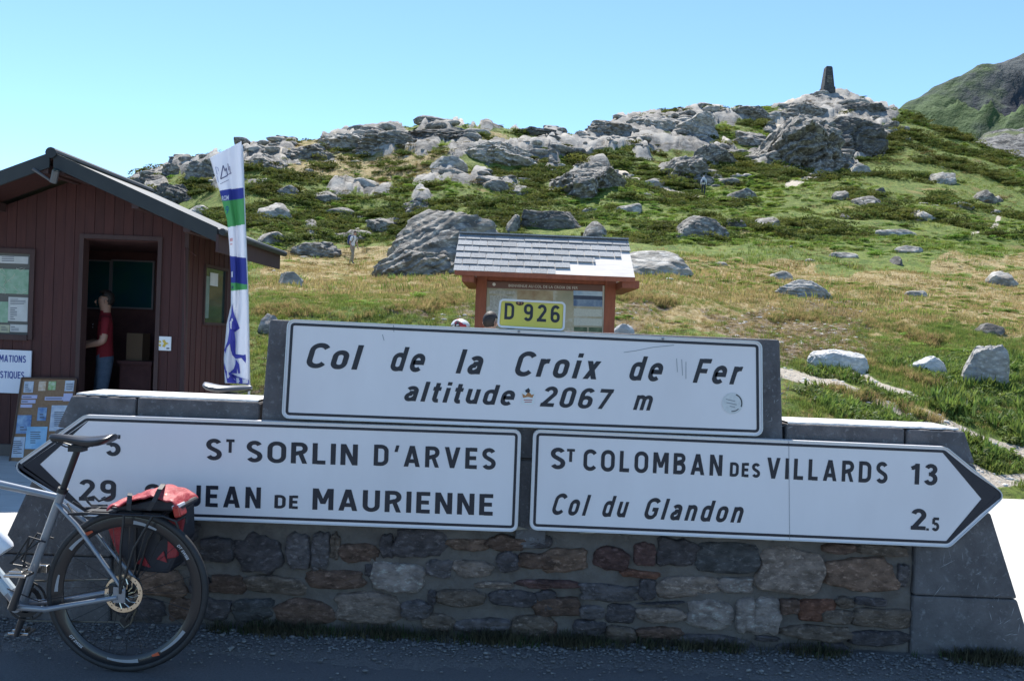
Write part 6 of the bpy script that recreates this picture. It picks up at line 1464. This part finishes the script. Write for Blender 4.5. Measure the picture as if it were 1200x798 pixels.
def sheet_cloth(name, rows, m, par, y0, y1, nseg=8, amp=.006, seed=1):
    V = []; rr = random.Random(seed)
    for i, (px_, py_, hw) in enumerate(rows):
        for j in range(nseg+1):
            t = j/nseg; y = y0+(y1-y0)*t; p = at(px_, py_, YB0+.05); z = p.z-hw*(2*t-1)**2+amp*rr.uniform(-1, 1); V.append((p.x, y, z))
    n = nseg+1; F_ = [(i*n+j, i*n+j+1, (i+1)*n+j+1, (i+1)*n+j) for i in range(len(rows)-1) for j in range(nseg)]
    o = MB().add(V, F_).build(name, m, par, smooth='all'); so_ = o.modifiers.new('thickness', 'SOLIDIFY'); so_.thickness = .012; so_.offset = -1; sb = o.modifiers.new('smooth', 'SUBSURF'); sb.levels = 1; sb.render_levels = 2; return o
sheet_cloth('roll_top', [(135, 590, .004), (139, 586, .008), (145, 583.5, .005), (150, 585.5, .006), (156, 581, .012), (162, 580.5, .006), (168, 575.5, .016), (174, 576, .008), (181, 572, .016), (188, 571.5, .010), (194, 575, .016), (200, 574.5, .008), (206, 579, .014), (211, 578.5, .010), (216, 583, .010), (219, 589, .006)], redF, pn, YB0-.045, YB0+.20, amp=.011)
MB().prism([(at(x, y, YB0).x, at(x, y, YB0).z) for x, y in ((138, 597), (214, 598), (215, 592), (203, 586), (182, 584), (156, 590), (140, 592))], YB0-.02, YB0+.17).build('folded_top', blkF, pn, bevel=.01)
b = MB()
for px_, w_ in ((151, 5.5), (185, 5.5)):
    q = [at(174, 598, YB0-.057), at(180, 588, YB0-.062), at(187, 573, YB0-.054), at(191, 567.5, YB0-.02), at(192, 566.5, YB0+.12)] if px_ > 160 else [at(151, 598, YB0-.057), at(151, 590, YB0-.060), at(152, 580.5, YB0-.05), at(152.5, 578.5, YB0-.02), at(153, 577.5, YB0+.10)]
    V = []; 
    for p in q: V += [p+Vector((-.010, 0, .001)), p+Vector((.010, 0, -.001))]
    MB().add(V, [(2*i, 2*i+1, 2*i+3, 2*i+2) for i in range(len(q)-1)]).build('strap', mat('strap_dark', (.022, .022, .026), rough=.6), pn).modifiers.new('thickness', 'SOLIDIFY').thickness = .004
# elastic hook on the rack
e_ = MB(); e_.tube([at(100, 582, YB0-.05), at(103, 588, YB0-.055), at(107, 592, YB0-.055), at(126, 592, YB0-.05)], .0045, 8); e_.tube([at(104, 583, YB0-.05), at(110, 581.5, YB0-.052), at(116, 587, YB0-.05), at(124, 584, YB0-.045), at(130, 581, YB0-.03)], .005, 8)
o = e_.build('elastic_cord', blackM); tag(o, 'black hooked elastic cord lying on the front of the bicycle rack', 'cord')

# ------------------------------------------------------------------ people
def person(label, loc, rz, J, cols, hair=None, sub=2, name='person', feat=True):
    """J: joint dict name->(x,y,z,r) ; edges fixed by skeleton ; cols(center)->slot"""
    E = [('pelvis', 'spine'), ('spine', 'chest'), ('chest', 'neck'), ('neck', 'head'), ('head', 'crown')]
    for s in 'lr': E += [('chest', 'sh'+s), ('sh'+s, 'el'+s), ('el'+s, 'wr'+s), ('wr'+s, 'palm'+s), ('pelvis', 'hip'+s), ('hip'+s, 'kn'+s), ('kn'+s, 'an'+s), ('an'+s, 'toe'+s)]
    J = dict(J)
    for s in 'lr':
        wv = Vector(J['wr'+s][:3]); ev = Vector(J['el'+s][:3]); d = (wv-ev).normalized(); J['palm'+s] = (*(wv+d*.07), .026)
        a = Vector((0, 0, 1)) if abs(d.z) < .8 else Vector((0, 1, 0)); sdv = d.cross(a).normalized()
        if abs(d.z) >= .8: sdv = d.cross(Vector((1, 0, 0))).normalized()
        pv = Vector(J['palm'+s][:3]); bend = d.cross(sdv)*.3
        for k in range(4):
            o = (k-1.5)*.019; l = (.072, .080, .076, .060)[k]
            J['f%d%s' % (k, s)] = (*(pv+sdv*o*1.3+d*l*.55), .0095); J['g%d%s' % (k, s)] = (*(pv+sdv*o*1.5+d*l*.95+bend*l*.6), .0075)
            E += [('palm'+s, 'f%d%s' % (k, s)), ('f%d%s' % (k, s), 'g%d%s' % (k, s))]
        J['th'+s] = (*(wv+d*.045-sdv*.045), .011); E += [('wr'+s, 'th'+s)]
    Jn = list(J); ix = {k: i for i, k in enumerate(Jn)}
    me = bpy.data.meshes.new('body'); me.from_pydata([J[k][:3] for k in Jn], [(ix[a], ix[b]) for a, b in E], [])
    o = bpy.data.objects.new('body', me); C.objects.link(o)
    sk = o.modifiers.new('skin', 'SKIN'); sk.branch_smoothing = .6
    for i, k in enumerate(Jn): me.skin_vertices[0].data[i].radius = (J[k][3], J[k][4] if len(J[k]) > 4 else J[k][3]); me.skin_vertices[0].data[i].use_root = (k == 'pelvis')
    ms = o.modifiers.new('smooth', 'SUBSURF'); ms.levels = sub; ms.render_levels = sub
    bpy.context.view_layer.update(); ev = bpy.data.meshes.new_from_object(o.evaluated_get(bpy.context.evaluated_depsgraph_get()))
    bpy.data.objects.remove(o)
    root = thing(name, label, 'person', loc, rz)
    bo = bpy.data.objects.new('body', ev); link(bo, root); ev.polygons.foreach_set('use_smooth', [True]*len(ev.polygons))
    mats, fn = cols; 
    ev.materials.clear()
    for m_ in mats: ev.materials.append(m_)
    hd = Vector(J['head'][:3])
    for p in ev.polygons: p.material_index = fn(p.center, J)
    return root, J
def base_joints(h=1.72, lean=0., face=(-1, 0)):
    # standing, facing -x by default is done by rotation; body faces +y locally = (0,-1)?  here: faces -y
    s = h/1.72
    J = dict(pelvis=(0, 0, .95, .135, .105), spine=(0, -lean*.25, 1.12, .125, .095), chest=(0, -lean*.6, 1.32, .150, .105), neck=(0, -lean*.95, 1.48, .052), head=(0, -lean*1.05-.012, 1.59, .078, .088), crown=(0, -lean*1.1, 1.67, .065, .072))
    for k, sx in (('l', -1), ('r', 1)):
        J['sh'+k] = (sx*.185, -lean*.75, 1.40, .055); J['el'+k] = (sx*.235, -lean*.5+.02, 1.13, .042); J['wr'+k] = (sx*.225, -lean*.6-.08, .90, .028)
        J['hip'+k] = (sx*.095, 0, .90, .092); J['kn'+k] = (sx*.105, -.02, .50, .062); J['an'+k] = (sx*.11, .02, .09, .042); J['toe'+k] = (sx*.12, -.14, .035, .036)
    return {k: tuple(q*s for q in v) for k, v in J.items()}
skin = mat('skin', (.42, .24, .17), rough=.6); jean = mat('jeans', (.055, .085, .13), (.08, .115, .17), rough=.9, ns=20); redT = mat('red_shirt', (.19, .008, .016), rough=.85); shoeM = mat('shoe_dark', (.03, .03, .035), rough=.7)
hairM = mat('dark_hair', (.018, .012, .010), (.03, .02, .016), rough=.6, ns=40, bump=.5); whiteT = mat('white_shirt', (.66, .68, .72), rough=.85); khaki = mat('khaki_trousers', (.28, .24, .18), rough=.9); navy = mat('navy_cloth', (.02, .025, .045), rough=.9); blk = mat('black_cloth', (.02, .02, .024), rough=.9)
def _sd(p, a, b):
    a = Vector(a[:3]); b = Vector(b[:3]); t = max(0, min(1, (p-a).dot(b-a)/max(1e-9, (b-a).length_squared))); return (p-a-(b-a)*t).length
def dress(shirt, trousers, sleeve=1.0, hem=.98):      # sleeve: how far down the arm the cloth reaches, 0 shoulder .5 elbow 1 wrist
    def fn(c, J):
        s = J['crown'][2]/1.67; z = c.z/s; p = Vector(c)
        if z < .10: return 3
        arm = 9; k_ = 'l'
        for k in 'lr':
            d = min(_sd(p, J['sh'+k], J['el'+k])/1.15, _sd(p, J['el'+k], J['wr'+k]), _sd(p, J['wr'+k], J['g1'+k]))
            if d < arm: arm = d; k_ = k
        body = min(_sd(p, J['pelvis'], J['chest'])-.10, _sd(p, J['hip'+k_], J['kn'+k_])-.05)
        if arm < .065 and arm < body+.055:
            if _sd(p, J['wr'+k_], J['g1'+k_]) < .06: return 2
            up = (p-Vector(J['sh'+k_][:3])).length < .75*(Vector(J['el'+k_][:3])-Vector(J['sh'+k_][:3])).length
            return 0 if (sleeve > .8 or up) else 2
        if z > 1.475: return 2
        if z > hem: return 0
        return 1
    return ([shirt, trousers, skin, shoeM], fn)
def head_extras(root, J, hairmat, cap=None, long=.0):
    h = Vector(J['head'][:3]); s = J['crown'][2]/1.67; L_ = wloc(root)
    P, Fc = ico(3); keep = lambda p: (p[2] > .12+.0 or p[1] > .15) and not (p[1] < -.45 and p[2] < .55)
    V = P*np.array([.083, .098, .105])*s+np.array([h.x, h.y+.008, h.z+.035*s]); idx = [f for f in Fc if all(keep(P[i]) for i in f)]
    o = np_mesh('hair' if cap is None else 'cap', V+0*V, np.array(idx), cap or hairmat, root, smooth=True); so_ = o.modifiers.new('thickness', 'SOLIDIFY'); so_.thickness = .012
    f = MB()
    for sx in (-1, 1): f.tube([(h.x+sx*.031*s, h.y-.082*s, h.z+.012*s), (h.x+sx*.031*s, h.y-.090*s, h.z+.012*s)], .008*s, 8)
    f.v = [(v[0]+L_.x, v[1]+L_.y, v[2]+L_.z) for v in f.v]; f.build('eye', mat('eye_dark', (.02, .015, .012), rough=.2), root)
    f = MB(); f.tube([(h.x, h.y-.082*s, h.z+.02*s), (h.x, h.y-.100*s, h.z-.012*s), (h.x, h.y-.085*s, h.z-.022*s)], [.006*s, .010*s, .007*s], 8)
    for sx in (-1, 1): f.tube([(h.x+sx*.080*s, h.y, h.z+.02*s), (h.x+sx*.092*s, h.y+.012, h.z+.005*s), (h.x+sx*.080*s, h.y+.004, h.z-.02*s)], .012*s, 8)
    f.v = [(v[0]+L_.x, v[1]+L_.y, v[2]+L_.z) for v in f.v]; f.build('face_features', skin, root, smooth=True)
    f = MB(); f.box(h.x-.022*s, h.x+.022*s, h.y-.088*s, h.y-.080*s, h.z-.046*s, h.z-.040*s); f.v = [(v[0]+L_.x, v[1]+L_.y, v[2]+L_.z) for v in f.v]; f.build('mouth', mat('lips', (.28, .10, .09), rough=.5), root)
# person in the doorway: in profile facing left, arms folded in front at the waist
J = base_joints(1.70); J['elr'] = (.27, -.02, 1.12, .044); J['ell'] = (-.27, -.02, 1.12, .044); J['wrl'] = (-.03, -.24, 1.08, .028); J['wrr'] = (.05, -.26, 1.05, .028); J['knl'] = (-.10, -.04, .50, .065)
for k in ('hipl', 'hipr'): J[k] = (J[k][0], .01, .90, .10)
p = at(119, 500, 9.15)
ppl, J = person('person in a red T-shirt and jeans standing in the hut doorway', (p.x, 9.15, FL), R(-62), J, dress(redT, jean, .4, .97))
head_extras(ppl, J, hairM)
tb = MB(); 
tb.box(-.13, .10, -.115, -.113, 1.30, 1.318); tb.box(-.12, .05, -.115, -.113, 1.268, 1.284); L_ = wloc(ppl); tb.v = [(v[0]+L_.x, v[1]+L_.y-.01, v[2]+L_.z) for v in tb.v]; tb.build('chest_print', decw, ppl)
# desk and carton in the hut
t = thing('counter', 'dark counter inside the hut behind the person', 'counter', (at(160, 450, 9.5).x, 9.5, FL)); xa, xb = at(146, 450, 9.5).x, at(186, 450, 9.5).x
MB().box(xa, xb, 9.3, 9.85, FL+.86, FL+.90).build('counter_top', dark, t); MB().box(xa+.02, xb-.02, 9.33, 9.82, FL, FL+.859).build('counter_body', dark, t)
q = MB(); a = at(152, 401, 9.5); c = at(171, 391, 9.5); q.box(a.x, c.x, 9.42, 9.62, FL+.903, c.z); tag(q.build('carton', mat('cardboard', (.14, .09, .055), rough=.9)), 'brown cardboard carton on the dark counter inside the hut', 'box')
# two people standing between wall and information board, only their heads above the sign
def onground(px, Y): 
    p = at(px, 400, Y); return p.x, max(0, ground(p.x, Y))
x, gz_ = onground(539, 9.4); J = base_joints((at(539, 369.5, 9.4).z-gz_)*1.72/1.80)
pa, J = person('person in a black and red helmet standing behind the sign, left of the yellow plate', (x, 9.4, gz_), R(200), J, dress(redT, blk, .4, .97)); head_extras(pa, J, hairM)
hp = Vector(J['head'][:3]); 
P, Fc = ico(3); V = P*np.array([.112, .145, .095])+np.array([hp.x, hp.y+.005, hp.z+.065]); hel = np_mesh('helmet', V, np.array([f for f in Fc if all(P[i][2] > -.25 for i in f)]), mat('helmet_white', (.6, .6, .6), (.02, .02, .02), rough=.3, ns=9, lo=.49, hi=.51, c3=(.35, .02, .03), c3s=6, c3t=(.56, .57)), pa, smooth=True); hel.modifiers.new('thickness', 'SOLIDIFY').thickness = .02
x, gz_ = onground(570, 9.1); J = base_joints((at(568, 362, 9.1).z-gz_)*1.72/1.75, .06)
pb, J = person('person with dark hair and dark jacket standing just left of the yellow plate', (x, 9.1, gz_), R(150), J, dress(navy, blk, 1, .9)); head_extras(pb, J, hairM)
# hikers
h1 = hit(412, 310); J = base_joints(1.75, .16); J['knl'] = (-.10, -.20, .52, .065); J['anl'] = (-.10, -.16, .11, .042); J['toel'] = (-.10, -.30, .06, .035); J['anr'] = (.10, .26, .12, .042); J['toer'] = (.10, .13, .04, .035); J['knr'] = (.10, .06, .50, .065)
ph_, J = person('hiker in white shirt and beige trousers carrying a dark blue backpack, left hillside', (h1.x, h1.y, h1.z-.02), R(55), J, dress(whiteT, khaki, .4, .97)); head_extras(ph_, J, hairM, cap=blk)
def pack(label, root, J, m, m2, s=1.):
    t = thing('backpack', label, 'backpack', root.location, 0); t.rotation_euler = root.rotation_euler
    c = Vector(J['chest'][:3]); L_ = wloc(t)
    V, Fc = ico(3); V = np.sign(V)*np.abs(V)**.6
    o = np_mesh('pack_body', V*np.array([.155, .12, .27])*s+np.array([c.x, c.y+.22, c.z-.05]), Fc, m, t); o = np_mesh('pocket', V*np.array([.11, .05, .12])*s+np.array([c.x, c.y+.34, c.z-.16]), Fc, m2, t)
    b = MB()
    for sx in (-1, 1): b.tube([(c.x+sx*.10, c.y+.12, c.z+.14), (c.x+sx*.11, c.y-.06, c.z+.13), (c.x+sx*.12, c.y-.13, c.z-.02), (c.x+sx*.13, c.y+.05, c.z-.20)], .016, 6)
    b.v = [(v[0]+L_.x, v[1]+L_.y, v[2]+L_.z) for v in b.v]; b.build('strap', blk, t)
pack('dark blue backpack on the hiker on the left hillside', ph_, J, mat('pack_blue', (.02, .035, .12), rough=.8), mat('pack_grey', (.25, .26, .30), rough=.8))
h2 = hit(824, 229); J = base_joints(1.72, .10); J['knr'] = (.10, -.14, .52, .065); J['anl'] = (-.10, .14, .10, .042); J['toel'] = (-.10, .02, .04, .035)
p2, J = person('hiker in white with dark trousers climbing the path high on the slope', (h2.x, h2.y, h2.z-.02), R(165), J, dress(whiteT, navy, 1, .93)); head_extras(p2, J, hairM, cap=khaki)
pack('pale grey backpack on the hiker high on the slope', p2, J, mat('pack_pale', (.52, .55, .62), rough=.8), mat('pack_dark', (.05, .06, .10), rough=.8))

# ------------------------------------------------------------------ gravel, weeds and dead grass at the wall foot
def pebbles(name, n, m, seed):
    r = np.random.RandomState(seed); ge = [rock_geo(700+i, (1, 1, 1), 1, cuts=5)[0] for i in range(4)]; f0 = ico(1)[1]; V = []; Fs = []; k = 0
    for i in range(n):
        x = r.uniform(-3.6, 3.9); y = 3.93-abs(r.normal())*.16; 
        if y < 3.3: continue
        s = r.uniform(.004, .013)*(1.7 if r.uniform() < .06 else 1); V.append(ge[i % 4]*s*np.array([1.3, 1, .7])+np.array([x, y, .004])); Fs.append(f0+k); k += len(ico(1)[0])
    return tag(np_mesh(name, np.concatenate(V), np.concatenate(Fs), m, smooth=False), kind='stuff')
pebbles('gravel', 6600, mat('pebble_grey', (.10, .10, .10), (.18, .175, .17), rough=.95, ns=30), 1); pebbles('gravel', 1500, mat('pebble_pale', (.22, .22, .21), rough=.95), 2)
deadM = translucent(mat('withered_grass', (.10, .085, .05), (.06, .065, .035), rough=.95, ns=8, rand=.3), .3)
for k, (n, m_, hh) in enumerate(((300, deadM, .055), (90, translucent(mat('foot_weed', (.045, .075, .022), rough=.9, rand=.3), .3), .045))):
    r = np.random.RandomState(50+k); xs = np.concatenate([r.normal(c, w, int(n*f)) for c, w, f in ((-1.15, .16, .16), (-.55, .22, .18), (.05, .10, .12), (.42, .12, .12), (1.0, .2, .14), (1.55, .08, .06), (2.40, .10, .22))])
    P = np.stack([xs, 3.925-np.abs(r.normal(size=len(xs)))*.025, 0*xs], -1); s = r.uniform(.5, 1.3, len(xs)); P = P[(P[:, 0] < 2.6)]; s = s[:len(P)]
    scatter('wall_foot_grass', tuft(80+k, 26, hh, .05, .0022, .7, m_), P, np.stack([s, s, s], -1), np.stack([0*s, 0*s, r.uniform(0, 6, len(s))], -1))
